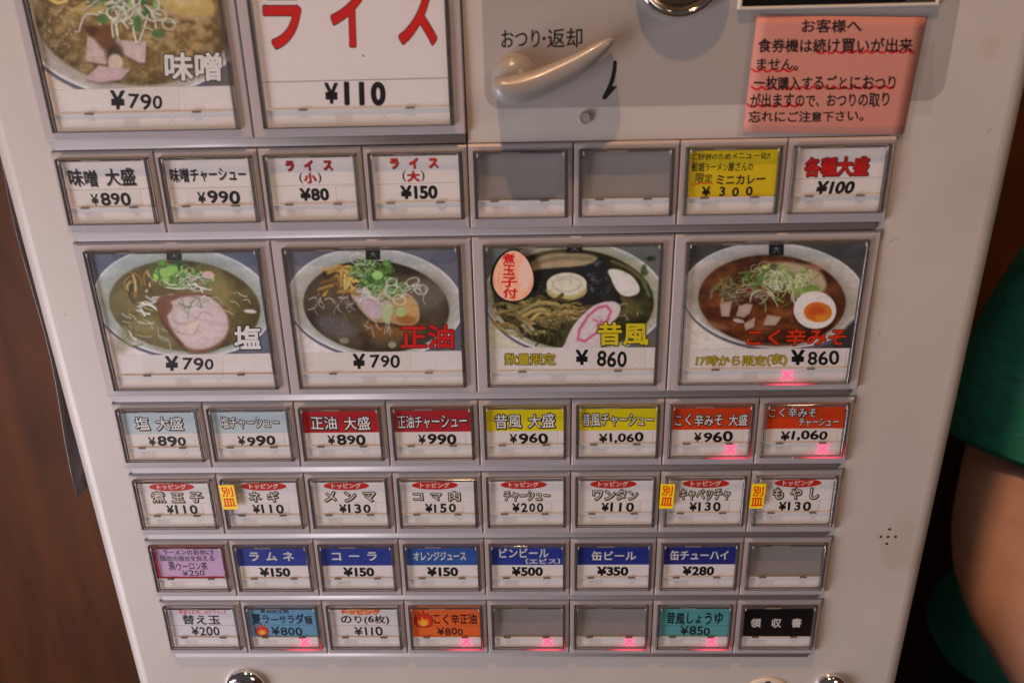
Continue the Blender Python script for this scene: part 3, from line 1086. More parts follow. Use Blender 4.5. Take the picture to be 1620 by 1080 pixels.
def small_card(kind, **k):
    c = Canvas(CW, CH, CC, base=k.get('base', WH))
    sd = k.get('seed', 0)
    if kind == 'plain':
        c.stroke([(0, 32), (100, 31.5)], .5, (.45, .43, .43), al=.6)
        c.text(k['name'], *k['nb'], K, .02, None, (SH, .05, .05), jit=.42, seed=sd)
        price(c, k['pr'], *k['pb'], 'hand', sd)
    elif kind == 'rice':
        c.stroke([(0, 31.5), (100, 30.5)], .4, (.45, .43, .43), al=.6)
        c.text('ラ イ ス', *k['nb'], k['col'], .05, None, ((.35, .12, .12), .06, .06), sp=.2)
        c.text('(', 34.5, 17, 38.5, 29, K, .01)
        c.text(')', 56, 17, 60, 29, K, .01)
        c.text(k['size'], 40, 17.5, 54.5, 29, RED, .04, ((.3, .1, .1), .02))
        price(c, k['pr'], *k['pb'], 'bold')
        if k['pr'] == '80':
            c.stroke([(76, 52), (75, 33), (98, 32)], .5, (.6, .56, .55), al=.7)
    elif kind == 'header':
        c.rect(-2, -2, 102, 33, k['hc'])
        for nm, nb in k['names']:
            outlined(c, nm, nb, seed=sd)
        price(c, k['pr'], *k.get('pb', (30, 35.5, 80, 50.5)), 'hand', sd)
    elif kind == 'topping':
        ox = k.get('ox', 0)
        c.ell(47 + ox, 8.6, 31, 6.4, (.83, .17, .10))
        c.text('トッピング', 27 + ox, 4.6, 67 + ox, 12.4, (.95, .93, .92), .03)
        c.text(k['name'], *k['nb'], (.90, .88, .80), .014, ((.04, .04, .035), .068), ((.10, .10, .09), .04, .04), jit=.35, seed=sd)
        c.stroke([(0, 34), (100, 33.6)], .35, (.5, .47, .46), al=.5)
        price_tape(c, 18, 34, 84, 51.5)
        kx = k['pb'][0] + 11
        c.text('¥', k['pb'][0], k['pb'][1] + .5, kx - 1, k['pb'][3], K, .035)
        c.text(k['pr'], kx + 1, *k['pb'][1:], K, .03, jit=.35, seed=sd, sp=.12)
    elif kind == 'drink':
        c.rect(-2, -2, 102, 32, k.get('hc', (.17, .25, .62)))
        for nm, nb in k['names']:
            c.text(nm, *nb, (.90, .89, .83), .03)
        price(c, k['pr'], *k.get('pb', (28, 35, 72, 50)), 'bold')
    return c


def card_curry():
    c = Canvas(CW, CH, CC, base=(.90, .80, .08))
    j = dict(jit=.7)
    c.text('ご好評のためメニュー化!!', 4, 3.2, 91, 11, K, .016, **j)
    c.text('船堀ラーメン屋さんの', 4, 13.5, 73, 23.5, K, .018, jit=.7, seed=2)
    c.stroke([(6, 37.2), (17, 36.4), (29, 37)], 1.6, (.92, .33, .08), al=.9)
    c.text('限定', 9, 25.5, 28, 36, K, .012, jit=.5)
    c.text('ミニカレー', 33, 27, 88, 38, K, .028, jit=.5, seed=3)
    c.text('¥', 17, 40, 27, 51, K, .035, jit=.5)
    c.text('3 0 0', 37, 40.5, 75, 51, K, .03, jit=.4, seed=1)
    return c


def card_all_large():
    c = Canvas(CW, CH, CC, base=WH)
    c.text('各種大盛', 11, 10, 83, 31, (.80, .10, .09), .035, ((.22, .05, .05), .03), ((.1, .08, .08), .03, .03))
    c.stroke([(0, 33.5), (100, 33)], .4, (.5, .47, .46), al=.7)
    c.text('¥100', 27, 36, 70, 50.5, K, .045, slant=.15)
    return c


def card_oolong():
    c = Canvas(CW, CH, CC, base=(.74, .20, .33))
    c.rect(3.5, 3.5, 96.5, 49, (.82, .68, .84))
    c.text('ラーメンのお供に!!', 14, 4.5, 86, 13.5, K, .02, jit=.7, seed=1)
    c.text('脂肪の吸収を抑える', 8, 14, 86, 24, K, .014, jit=.7, seed=2)
    c.text('黒ウーロン茶', 18, 25, 74, 39, K, .014, jit=.6, seed=3)
    c.text('¥250', 36, 38.5, 68, 48, K, .008, jit=.5, seed=4)
    return c


def card_refill():
    c = Canvas(CW, CH, CC, base=(.88, .87, .90))
    c.text('ご希望はお申し付け下さい!!', 12, 4, 87, 12.5, (.84, .15, .20), .012, jit=.6, seed=5)
    c.text('替え玉', 20, 13, 76, 30, (.07, .06, .08), .022, jit=.6, seed=6)
    c.stroke([(0, 32), (100, 32)], .5, (.42, .42, .44), al=.8)
    price(c, '200', 30, 34, 72, 50, 'pen', 2)
    return c


def card_summer():
    c = Canvas(CW, CH, CC, base=(.42, .64, .78))
    c.text('夏期限定麺', 18, 3.5, 60, 11, (.13, .15, .22), .016, jit=.6, seed=5)
    c.text('夏ラーサラダ麺', 4, 11.5, 93, 30, (.05, .06, .10), .02, jit=.7, seed=7)
    c.stroke([(0, 31.5), (100, 31.5)], .5, (.2, .25, .32), al=.8)
    price(c, '800', 30, 35, 76, 50, 'pen', 3)
    flame(c, 16, 39, 1.25)
    return c


def card_nori():
    c = Canvas(CW, CH, CC, base=(.88, .87, .88))
    c.ell(45, 8, 30, 5, (.97, .62, .36), soft=6, al=.8)
    c.text('トッピング', 18, 4, 74, 14, (.86, .20, .10), .03, jit=.5, seed=5)
    c.text('のり(6枚)', 15, 15, 86, 31, (.07, .06, .08), .022, jit=.5, seed=8)
    c.stroke([(0, 32.5), (100, 32.5)], .5, (.42, .42, .44), al=.8)
    price(c, '110', 33, 34, 75, 50, 'pen', 5)
    return c


def card_spicy_soy():
    c = Canvas(CW, CH, CC, base=(.93, .43, .20))
    c.text('こく辛正油', 32, 12, 95, 31, (.12, .04, .03), .022, jit=.6, seed=9)
    c.stroke([(0, 33), (100, 33.5)], .5, (.35, .14, .08), al=.8)
    price(c, '800', 36, 36, 74, 49.5, 'pen', 6)
    flame(c, 17, 20, 1.75)
    return c


def card_retro_soy():
    c = Canvas(CW, CH, CC, base=(.36, .66, .68))
    c.text('昔風しょうゆ', 10, 10, 91, 31, (.05, .05, .07), .022, jit=.7, seed=10)
    c.stroke([(0, 33), (100, 33.5)], .5, (.14, .25, .28), al=.8)
    price(c, '850', 31, 34.5, 74, 50, 'pen', 7)
    return c


def card_receipt():
    c = Canvas(CW, CH, CC, base=(.05, .045, .045))
    c.text('領 収 書', 12, 21, 85, 37, (.86, .85, .83), .03, sp=.25)
    return c


def strip_canvas(wmm, lit, large):
    w_ = 420
    h = 100 if not large else 60
    Wd = wmm
    Hh = 6.2 if not large else 7.0
    c = Canvas(w_, h, [(0, 0), (Wd, 0), (Wd, Hh), (0, Hh)], base=(.945, .93, .925))
    ax, bx = (.27 * Wd, .78 * Wd) if not large else (.42 * Wd, .645 * Wd)
    c.rect(ax - 3.8, Hh * .22, ax + 3.8, Hh * .80, (.84, .80, .79), al=.4, soft=1.2)
    c.text('発売中', ax - 3, Hh * .32, ax + 3, Hh * .72, (.74, .68, .68), 0, al=.4, soft=3)
    r = 1.9
    m = Hh * .46
    pts = (((bx - r, m - r), (bx + r, m + r)), ((bx - r, m + r), (bx + r, m - r)))
    if not lit:
        for p in pts:
            c.stroke(p, .35, (.72, .66, .66), soft=.45, al=.32)
    else:
        for p in pts:
            c.stroke(p, 1.5, (1, .45, .62), soft=.6)
        I0 = c.I.copy()
        c2 = np.zeros_like(c.A)
        D = np.full(c.X.shape, 9.0)
        for a, b in pts:
            a, b = np.array(a), np.array(b)
            d = b - a
            t = np.clip(((c.X - a[0]) * d[0] + (c.Y - a[1]) * d[1]) / (d @ d), 0, 1)
            D = np.minimum(D, np.hypot(c.X - a[0] - t * d[0], c.Y - a[1] - t * d[1]))
        c2 = np.clip(1.0 - (D - .5) / .8, 0, 1) ** 1.3
        halo = np.exp(-((c.X - bx) ** 2 + (c.Y - m) ** 2) / 14.0) * .20 + np.exp(-((c.X - bx) ** 2) / 46 - (Hh - c.Y) ** 2 / 1.6) * .42
        c.A = np.clip(c2 * .95 + halo, 0, 1)
    return c


def notice_canvas():
    c = Canvas(900, 620, [(100, 88), (1285, 112), (1155, 965), (38, 938)], base=(.84, .57, .51))
    kw = dict(jit=.45, soft=1.0)
    ink = (.07, .05, .06)
    for (x0, x1, y) in ((520, 1210, 352), (80, 392, 482), (85, 1080, 612), (60, 430, 738)):
        pts = []
        n = max(3, int((x1 - x0) / 30))
        for i in range(n * 3 + 1):
            t = i / (n * 3)
            pts.append((x0 + (x1 - x0) * t, y + 11 * abs(math.sin(math.pi * t * n * .42)) * 2.0 - 4))
        c.stroke(pts, 15, (.80, .06, .12))
    c.text('お客様へ', 415, 118, 838, 220, ink, .022, seed=1, **kw)
    c.text('食券機は続け買いが出来', 115, 256, 1200, 366, ink, .022, seed=2, **kw)
    c.text('ません。', 115, 405, 405, 492, ink, .022, seed=3, **kw)
    c.text('一枚購入するごとにおつり', 100, 530, 1090, 638, ink, .022, seed=4, **kw)
    c.text('が出ますので、おつりの取り', 80, 655, 1050, 762, ink, .022, seed=5, **kw)
    c.text('忘れにご注意下さい。', 72, 782, 875, 868, ink, .022, seed=6, **kw)
    finish(c, 18, .02)
    return c


def egg_canvas():
    # sticker cut out around an egg shape, coordinates of the sheet 0..100 x 0..130
    c = Canvas(200, 260, [(0, 0), (100, 0), (100, 130), (0, 130)], base=(.92, .70, .58))
    rg = random.Random(2)
    for i in range(60):
        x, y = rg.uniform(0, 100), rg.uniform(0, 130)
        c.stroke([(x, y), (x + rg.uniform(-6, 6), y + rg.uniform(12, 34))], rg.uniform(1, 3), rg.choice([(.95, .80, .70), (.90, .50, .34), (.93, .60, .44)]), al=.5)
    c.ell(78, 60, 14, 40, (.88, .82, .80), 0, soft=14, al=.7)
    for i, ch in enumerate('煮玉子付'):
        c.text(ch, 22 + (2, 4, 0, 4)[i], 8 + i * 29, 56 + (-2, -2, 4, 4)[i], 35 + i * 29, (.80, .08, .10), .03, jit=.4, seed=i)
    return c


def dish_canvas(sd):
    c = Canvas(100, 180, [(0, 0), (50, 0), (50, 90), (0, 90)], base=(.96, .84, .06))
    c.text('別', 6, 7, 44, 44, (.86, .20, .07), .02, jit=.5, seed=sd)
    c.text('皿', 4, 49, 46, 80, (.86, .20, .07), .025, jit=.4, seed=sd)
    return c


# ------------------------------------------------------------------ the place: floor, wall
bm = bmesh.new()
vs = [bm.verts.new(p) for p in ((-4, -4, 0), (4, -4, 0), (4, 0.62, 0), (-4, 0.62, 0))]
bm.faces.new(vs)
link('floor', bm_mesh('floor', bm, mat('dark_tile_floor', (0.09, 0.075, 0.065), 0.5, noise=(3, .3))), kind='structure')
bm = bmesh.new()
vs = [bm.verts.new(p) for p in ((-4, 0.62, 0), (4, 0.62, 0), (4, 0.62, 3.2), (-4, 0.62, 3.2))]
bm.faces.new(vs)
link('wall', bm_mesh('wall', bm, M_WOOD), kind='structure', label='brown stained wooden wall behind the ticket machine')

bm = bmesh.new()
add_box(bm, 1500, 1600, -2600, 615, 0, 3200)  # out-of-view wall added to block ambient light from the right
link('added_shade_wall', bm_mesh('added_shade_wall', bm, M_WOOD), kind='structure', label='unseen brown wooden wall added to shade the machine from the right')

# ------------------------------------------------------------------ ticket machine: cabinet and front
machine = bpy.data.objects.new('ticket_machine', None)
machine.location = (0, 0, 0)
COL.objects.link(machine)
tag(machine, 'white steel meal ticket machine with rows of picture and price buttons', 'ticket machine')

XL, XR = -193.0, 216.5
RC = 8.0
ZT, ZB = 1.84, 0.06                                  # top and bottom of the cabinet in metres
DT, DB = (Z0 - ZT) / MM, (Z0 - ZB) / MM
HXL, HXR = -165.75, 165.75
H1, H2, H3 = -2 * P - 0.3, -0.25, 263.3               # the L-shaped opening for the button block


def pv(bm, x, d, y):
    return bm.verts.new((x * MM, y * MM, Z0 - d * MM))


bm = bmesh.new()
gx = [XL + RC, HXL, 0.25, HXR, XR - RC]
gd = [DT, H1, H2, H3, DB]
V = [[pv(bm, x, d, 0) for x in gx] for d in gd]
for i in range(4):
    for j in range(4):
        if (i == 1 and j == 1) or (i == 2 and j in (1, 2)):
            continue
        bm.faces.new((V[i][j], V[i][j + 1], V[i + 1][j + 1], V[i + 1][j]))


def edge_strip(cx, sgn):
    prev = None
    for k in range(9):
        a = math.pi / 2 * k / 8
        x = cx + sgn * RC * math.sin(a)
        y = RC * (1 - math.cos(a))
        cur = [pv(bm, x, DT, y), pv(bm, x, DB, y)]
        if prev:
            f = bm.faces.new((prev[0], cur[0], cur[1], prev[1]) if sgn > 0 else (cur[0], prev[0], prev[1], cur[1]))
            f.smooth = True
        prev = cur
    b = [pv(bm, cx + sgn * RC, DT, 40), pv(bm, cx + sgn * RC, DB, 40)]
    bm.faces.new((prev[0], b[0], b[1], prev[1]))


edge_strip(XR - RC, 1)
edge_strip(XL + RC, -1)
me = bpy.data.meshes.new('front_panel')
bm.to_mesh(me)
bm.free()
me.materials.append(M_STEEL)
link('front_panel', me, machine)

bm = bmesh.new()
add_box(bm, XL + 1.5, XR - 1.5, 40.2, 560, ZB / MM, ZT / MM, bev=3)
add_box(bm, XL + 25, XR - 25, 60, 540, 0, ZB / MM - 0.5)
link('cabinet', bm_mesh('cabinet', bm, M_STEEL), machine)
bm = bmesh.new()
add_box(bm, HXL - 4, HXR + 4, 9, 10, (Z0 / MM) - H3 - 4, (Z0 / MM) - H1 + 4)
link('inner_plate', bm_mesh('inner_plate', bm, M_DARK), machine)

# printed grey field behind the coin slot and the return lever
bm = bmesh.new()
pts = []
gx0, gx1, gt, gb, rr = 7.6, 183.2, -150.0, -13.0, 6.5
for cx, cz, a0 in ((gx1 - rr, gb - rr, 0), (gx0 + rr, gb - rr, 90), (gx0 + rr, gt + rr, 180), (gx1 - rr, gt + rr, 270)):
    for k in range(9):
        a = math.radians(a0 + 90 * k / 8)
        pts.append((cx + rr * math.cos(a), cz + rr * math.sin(a)))
f = bm.faces.new([pv(bm, x, d, -0.06) for x, d in pts])
r = bmesh.ops.extrude_face_region(bm, geom=[f])
bmesh.ops.translate(bm, verts=[v for v in r['geom'] if isinstance(v, bmesh.types.BMVert)], vec=(0, 0.05 * MM, 0))
link('grey_plate', bm_mesh('grey_plate', bm, M_PLATE), machine)

# ------------------------------------------------------------------ button units
HS, HL = 33.7, 71.2
OPEN = {1: (2.1, 2.7, 29.7), 2: (4.6, 3.4, 67.8)}      # side margin, top and bottom of the opening
LEDGE = {1: 22.3, 2: 60.4}


def ring_loops(bm, loops, mi=0, close=False, smooth=False):
    vl = []
    for (x0, x1, za, zb, y) in loops:
        vl.append([bm.verts.new((x * MM, y * MM, z * MM)) for x, z in ((x0, za), (x1, za), (x1, zb), (x0, zb))])
    n = len(vl)
    for i in range(n if close else n - 1):
        a, b = vl[i], vl[(i + 1) % n]
        for k in range(4):
            bm.faces.new((a[k], a[(k + 1) % 4], b[(k + 1) % 4], b[k])).material_index = mi
    return vl


def housing_mesh(n):
    w_ = n * U
    H = HS if n == 1 else HL
    m, t, b = OPEN[n]
    bm = bmesh.new()
    g = .17
    vl = ring_loops(bm, [(g, w_ - g, 0, -H, 7.0), (g, w_ - g, 0, -H, 1.0), (g + .1, w_ - g - .1, -.42, -H + .1, .42),
                         (g + .28, w_ - g - .28, -.85, -H + .35, .12), (g + .5, w_ - g - .5, -1.15, -H + .7, 0),
                         (m, w_ - m, -t, -b, 0), (m, w_ - m, -t, -b, 3.4)])
    bm.faces.new(vl[-1]).material_index = 1
    return bm_mesh('select_button', bm, [M_HOUSE, M_RECESS])


def inner(n):
    w_ = n * U
    m, t, b = OPEN[n]
    return m + .12, w_ - m - .12, -t - .12, -b + .12


def frame_mesh(n):
    x0, x1, z1, z0 = inner(n)
    s_, t, b = 1.35, 1.15, .5
    bm = bmesh.new()
    ring_loops(bm, [(x0, x1, z1, z0, 3.3), (x0, x1, z1, z0, -1.6), (x0 + .25, x1 - .25, z1 - .25, z0 + .2, -1.9),
                    (x0 + s_ - .15, x1 - s_ + .15, z1 - t + .15, z0 + b - .12, -1.9), (x0 + s_, x1 - s_, z1 - t, z0 + b, -1.75),
                    (x0 + s_, x1 - s_, z1 - t, z0 + b, 3.3)], close=True)
    return bm_mesh('cover_frame', bm, [M_ACRYL])


def pane_mesh(n):
    x0, x1, z1, z0 = inner(n)
    bm = bmesh.new()
    add_box(bm, x0 + 1.5, x1 - 1.5, -1.72, -1.3, z0 + .55, z1 - 1.2)
    return bm_mesh('cover_pane', bm, [M_PANE])


def ledge_mesh(n):
    x0, x1, z1, z0 = inner(n)
    z = -LEDGE[n]
    bm = bmesh.new()
    add_box(bm, x0 + 1.5, x1 - 1.5, -.5, .15, z - .55, z - .1, bev=.1, seg=1)
    return bm_mesh('ledge', bm, [mat('ledge_acrylic', (.80, .76, .72), .12)])


def clip_mesh():
    bm = bmesh.new()
    add_box(bm, -1.75, 1.75, -.8, .1, -.36, .36, bev=.12, seg=1)
    return bm_mesh('clip', bm, [M_TAB])


def tab_mesh():
    bm = bmesh.new()
    add_box(bm, -.14, .14, -2.02, -1.74, -.75, .75)
    return bm_mesh('corner_tab', bm, [M_TABL])


HOUSE = {n: housing_mesh(n) for n in (1, 2)}
FRAME = {n: frame_mesh(n) for n in (1, 2)}
PANE = {n: pane_mesh(n) for n in (1, 2)}
LEDG = {n: ledge_mesh(n) for n in (1, 2)}
CLIP = clip_mesh()
TAB = tab_mesh()

# top-of-cover slots: short dark notch that every cover shows at its upper edge
bm = bmesh.new()
add_box(bm, -4, 4, -1.96, -1.6, -.32, .32)
NOTCH = bm_mesh('notch', bm, [M_TAB])


def strip_mesh(n, m):
    x0, x1, z1, z0 = inner(n)
    return sheet_mesh('status_strip', x0 + 1.25, x1 - 1.25, .25, 1.0, z0 + .42, -LEDGE[n] - .55, m)


STRIP = {}
for n in (1, 2):
    for lit in (False, True):
        c = strip_canvas(n * U - 7, lit, n == 2)
        STRIP[n, lit] = strip_mesh(n, sheet_mat('status_strip_print', c.image('status_strip'), .35, 1.15 if lit else 0, (1, .11, .24)))

def blank_mesh(n):
    """a bare metal plate, slightly bowed, where a card would sit"""
    x0, x1, z1, z0 = inner(n)
    xa, xb, za, zb = x0 + 1.25, x1 - 1.25, -LEDGE[n] - .35, z1 - 1.05
    bm = bmesh.new()
    g = []
    for i in range(11):
        v = i / 10
        row = []
        for j in range(11):
            u = j / 10
            y = .25 + .55 * (1 - (2 * v - 1) ** 2) + .35 * (1 - (2 * u - 1) ** 2) + .9 * v
            row.append(bm.verts.new(((xa + (xb - xa) * u) * MM, y * MM, (za + (zb - za) * v) * MM)))
        g.append(row)
    for i in range(10):
        for j in range(10):
            bm.faces.new((g[i][j], g[i][j + 1], g[i + 1][j + 1], g[i + 1][j])).smooth = True
    me = bpy.data.meshes.new('blank_plate')
    bm.to_mesh(me)
    bm.free()
    me.materials.append(M_BLANK)
    return me


M_BLANK = mat('blank_metal', (0.40, 0.375, 0.365), 0.36, .3, noise=(40, .05))


def led_mesh(n):
    """lit bottom edge of the cover, under the cross"""
    x0, x1, z1, z0 = inner(n)
    cx = x0 + (x1 - x0) * (.76 if n == 1 else .645)
    a, b = cx - 13, cx + 13
    a = max(a, x0 + .4)
    e = min(b, x1 - .3)
    bm = bmesh.new()
    uvl = bm.loops.layers.uv.new('UVMap')
    f = front_quad(bm, a, e, -1.93, z0 + .02, z0 + .62, uvl)
    u1 = (e - (cx - 13)) / 26
    u0 = (a - (cx - 13)) / 26
    for l, u in zip(f.loops, (u0, u1, u1, u0)):
        l[uvl].uv = (u, 0)
    fl_ = [f]
    if n == 1:                                            # the light also runs up the right edge
        h = front_quad(bm, x1 - .62, x1 - .1, -1.93, z0 + .63, z0 + 8.5, uvl)
        for l, u in zip(h.loops, (.80, .80, 1, 1)):
            l[uvl].uv = (u, 0)
        fl_.append(h)
    me = bpy.data.meshes.new('led_edge')
    r = bmesh.ops.extrude_face_region(bm, geom=fl_)
    bmesh.ops.translate(bm, verts=[v for v in r['geom'] if isinstance(v, bmesh.types.BMVert)], vec=(0, -.04 * MM, 0))
    bmesh.ops.recalc_face_normals(bm, faces=bm.faces)
    bm.to_mesh(me)
    bm.free()
    me.materials.append(M_LED)
    return me


LED = {n: led_mesh(n) for n in (1, 2)}
rj = random.Random(77)
BLANK1 = blank_mesh(1)


def unit(row_d, col, n, canvas, lit, label, group):
    """one button unit; row_d = top of its row in mm down the panel, col = left column"""
    H = HS if n == 1 else HL
    tilt = math.asin(1.2 / H)
    x = (col - 4) * U
    t = link('select_button', HOUSE[n], machine, W(x, row_d, REF), label=label, group=None)
    t.rotation_euler = (-tilt, 0, 0)
    x0, x1, z1, z0 = inner(n)
    if canvas is None:
        cm = M_BLANK
    else:
        cm = sheet_mat('menu_card_print', canvas.image('menu_card'), .5)
    dx, dz = rj.uniform(-.25, .25), rj.uniform(-.2, .1)
    if canvas is None:
        link('blank_plate', BLANK1, t)
    me = None if canvas is None else sheet_mesh('menu_card', x0 + 1.25, x1 - 1.25, .35, .5, -LEDGE[n] - .35, z1 - 1.05, cm)
    if me:
        link('menu_card', me, t, (dx * MM * .5, 0, 0))
    link('status_strip', STRIP[n, lit], t, label='status strip with a lit pink sold-out cross' if lit else None)
    link('ledge', LEDG[n], t)
    for fx in ((.215, .745) if n == 1 else (.215, .775)):
        link('clip', CLIP, t, ((x0 + (x1 - x0) * (fx + rj.uniform(-.01, .01))) * MM, 0, (-LEDGE[n] - .35) * MM))
    link('cover_frame', FRAME[n], t)
    link('cover_pane', PANE[n], t)
    link('notch', NOTCH, t, ((x0 + (x1 - x0) * (.40 if n == 1 else .25)) * MM, 0, (z1 - .75) * MM))
    for xx in (x0 + 1.7, x1 - 1.8):
        link('corner_tab', TAB, t, (xx * MM, 0, (z1 - 1.3) * MM))
    if lit:
        link('led_edge', LED[n], t)
    return t


R1, R2, R3, R4, R5, R6, R7 = -2 * P, 0.0, P, 3 * P, 4 * P, 5 * P, 6 * P
LB, RD, YL, OR = (.76, .84, .88), (.74, .10, .12), (.92, .86, .08), (.86, .27, .08)

unit(R1, 0, 2, card_miso(), False, 'large button with a miso ramen photo priced 790 yen', 0)
unit(R1, 2, 2, card_rice(), False, 'large white button with huge red rice lettering priced 110 yen', 0)
unit(R3, 0, 2, card_salt(), False, 'large button with a clear salt ramen photo and roast pork', 0)
unit(R3, 2, 2, card_soy(), False, 'large button with a dark soy ramen photo and green onion', 0)
unit(R3, 4, 2, card_retro(), False, 'large button with an old-style ramen photo and pink swirl fish cake', 0)
unit(R3, 6, 2, card_spicy(), True, 'large button with a red spicy ramen photo and halved egg, sold out', 0)

SM = small_card
row2 = [SM('plain', name='味噌 大盛', nb=(6, 8, 84, 28), pr='890', pb=(27, 35, 74, 50), seed=1),
        SM('plain', name='味噌チャーシュー', nb=(5, 9, 93, 25), pr='990', pb=(33, 35, 83, 50), seed=2),
        SM('rice', nb=(20, 3, 74, 15), col=(.70, .09, .10), size='小', pr='80', pb=(33, 34, 67, 48.5)),
        SM('rice', nb=(21, 2.5, 76, 14.5), col=(.84, .20, .10), size='大', pr='150', pb=(31, 33, 74, 48.5)),
        None, None, card_curry(), card_all_large()]
row4 = [SM('header', hc=LB, names=[('塩 大盛', (17, 9, 80, 28))], pr='890', seed=3),
        SM('header', hc=LB, names=[('塩チャーシュー', (11, 9.5, 88, 26))], pr='990', seed=4),
        SM('header', hc=RD, names=[('正油 大盛', (10, 10, 88, 29))], pr='890', seed=5),
        SM('header', hc=(.72, .15, .19), names=[('正油チャーシュー', (4, 9.5, 95, 28))], pr='990', seed=6),
        SM('header', hc=YL, names=[('昔風 大盛', (11, 9, 89, 29))], pr='960', seed=7),
        SM('header', hc=YL, names=[('昔風チャーシュー', (4, 9, 96, 27))], pr='1,060', seed=8, pb=(26, 36, 84, 51)),
        SM('header', hc=OR, names=[('こく辛みそ 大盛', (4, 11, 97, 28))], pr='960', seed=9),
        SM('header', hc=OR, names=[('こく辛みそ', (4, 4, 64, 17)), ('チャーシュー', (43, 18.5, 94, 30))], pr='1,060', seed=10, pb=(22, 35, 82, 50))]
row5 = [SM('topping', name='煮 玉 子', nb=(17, 16, 87, 32), pr='110', pb=(34, 36, 77, 50), seed=1),
        SM('topping', ox=7, name='ネ ギ', nb=(32, 17, 72, 32), pr='110', pb=(34, 36, 77, 50), seed=2),
        SM('topping', name='メ ン マ', nb=(16, 17, 85, 32), pr='130', pb=(34, 36, 77, 50), seed=3),
        SM('topping', name='コ マ 肉', nb=(17, 18, 80, 32), pr='150', pb=(32, 36, 74, 50), seed=4),
        SM('topping', name='チャーシュー', nb=(20, 18, 82, 33), pr='200', pb=(31, 36, 73, 50), seed=5),
        SM('topping', name='ワンタン', nb=(20, 17, 80, 32), pr='110', pb=(32, 36, 76, 50), seed=6),
        SM('topping', ox=4, name='キャベッチャ', nb=(17, 17, 84, 33), pr='130', pb=(31, 36, 73, 50), seed=7),
        SM('topping', ox=6, name='も や し', nb=(22, 16, 82, 32), pr='130', pb=(31, 36, 74, 50), seed=8)]
row6 = [card_oolong(),
        SM('drink', names=[('ラ ム ネ', (17, 9, 80, 24))], pr='150'),
        SM('drink', names=[('コ ー ラ', (14, 10, 78, 24))], pr='150'),
        SM('drink', names=[('オレンジジュース', (10, 10, 84, 24))], pr='150', hc=(.20, .36, .68)),
        SM('drink', names=[('ビンビール', (11, 5, 80, 20)), ('〔エビス〕', (48, 21.5, 96, 30.5))], pr='500'),
        SM('drink', names=[('缶ビール', (20, 10, 82, 25))], pr='350', hc=(.15, .21, .56)),
        SM('drink', names=[('缶チューハイ', (9, 9, 90, 25))], pr='280', hc=(.15, .19, .52)), None]
row7 = [card_refill(), card_summer(), card_nori(), card_spicy_soy(), None, None, card_retro_soy(), card_receipt()]

lab2 = ['small white button for large miso ramen priced 890 yen', 'small white button for miso pork ramen priced 990 yen',
        'small white button with red lettering for small rice at 80 yen', 'small white button with red lettering for large rice at 150 yen',
        'blank grey button below the return lever', 'blank grey button left of the yellow curry button',
        'yellow handwritten button for mini curry at 300 yen', 'white button with heavy red lettering priced 100 yen']
lab4 = ['pale blue button for large salt ramen at 890 yen', 'pale blue button for salt pork ramen at 990 yen',
        'red button for large soy ramen at 890 yen', 'red button for soy pork ramen at 990 yen',
        'yellow button for large old-style ramen at 960 yen', 'yellow button for old-style pork ramen at 1,060 yen',
        'orange sold-out button for large spicy miso ramen at 960 yen', 'orange sold-out button for spicy miso pork ramen at 1,060 yen']
lab5 = ['topping button for boiled egg at 110 yen', 'topping button for leek at 110 yen', 'topping button for bamboo shoots at 130 yen',
        'topping button for diced meat at 150 yen', 'topping button for roast pork at 200 yen', 'topping button for wontons at 110 yen',
        'topping button for cabbage at 130 yen', 'topping button for bean sprouts at 130 yen']
lab6 = ['lilac handwritten button with a dark pink border for oolong tea', 'blue button for lemon soda at 150 yen', 'blue button for cola at 150 yen',
        'lighter blue button for orange juice at 150 yen', 'blue button for bottled beer at 500 yen', 'dark blue button for canned beer at 350 yen',
        'dark blue button for canned highball at 280 yen', 'blank grey button at the end of the drinks row']
lab7 = ['white handwritten button for a noodle refill at 200 yen', 'sky blue sold-out button with a flame and 800 yen price',
        'white handwritten button with glowing orange heading, 110 yen', 'orange sold-out button with a flame and 800 yen price',
        'blank grey sold-out button beside the orange flame button', 'blank grey sold-out button beside the turquoise button',
        'turquoise handwritten sold-out button priced 850 yen', 'black receipt button with spaced white lettering']
LIT = {(R4, 6), (R4, 7), (R7, 1), (R7, 3), (R7, 4), (R7, 5), (R7, 6)}
for rd, cards, labs in ((R2, row2, lab2), (R4, row4, lab4), (R5, row5, lab5), (R6, row6, lab6), (R7, row7, lab7)):
    for i, cv in enumerate(cards):
        unit(rd, i, 1, cv, (rd, i) in LIT, labs[i], 0)

# rounded trim bars between the rows
def bar(d0, d1, x0, x1):
    prof = [(0, 2.6), (0.02, .9), (.08, .5), (.3, .3), (.6, .05), (.80, .0), (.90, .2), (.96, .7), (.98, 2.6)]
    bm = bmesh.new()
    L = [[pv(bm, x, d0 + (d1 - d0) * t, REF + y) for t, y in prof] for x in (x0, x1)]
    for k in range(len(prof) - 1):
        f = bm.faces.new((L[0][k], L[1][k], L[1][k + 1], L[0][k + 1]))
        f.smooth = True
    bm.faces.new(L[0])
    bm.faces.new(L[1][::-1])
    link('trim_bar', bm_mesh('trim_bar', bm, M_BAR), machine)


def bar_smooth():
    for o in COL.objects:
        if o.name.startswith('trim_bar'):
            for p in o.data.polygons:
                p.use_smooth = len(p.vertices) == 4


for rd, h, xe in ((R1, HL, -.5), (R2, HS, 165), (R3, HL, 165), (R4, HS, 165), (R5, HS, 165), (R6, HS, 165), (R7, HS, 165)):
    big = P * (2 if h == HL else 1)
    bar(rd + h - .6, rd + big - (.25 if rd != R7 else .1), -165.4, xe)
bar_smooth()

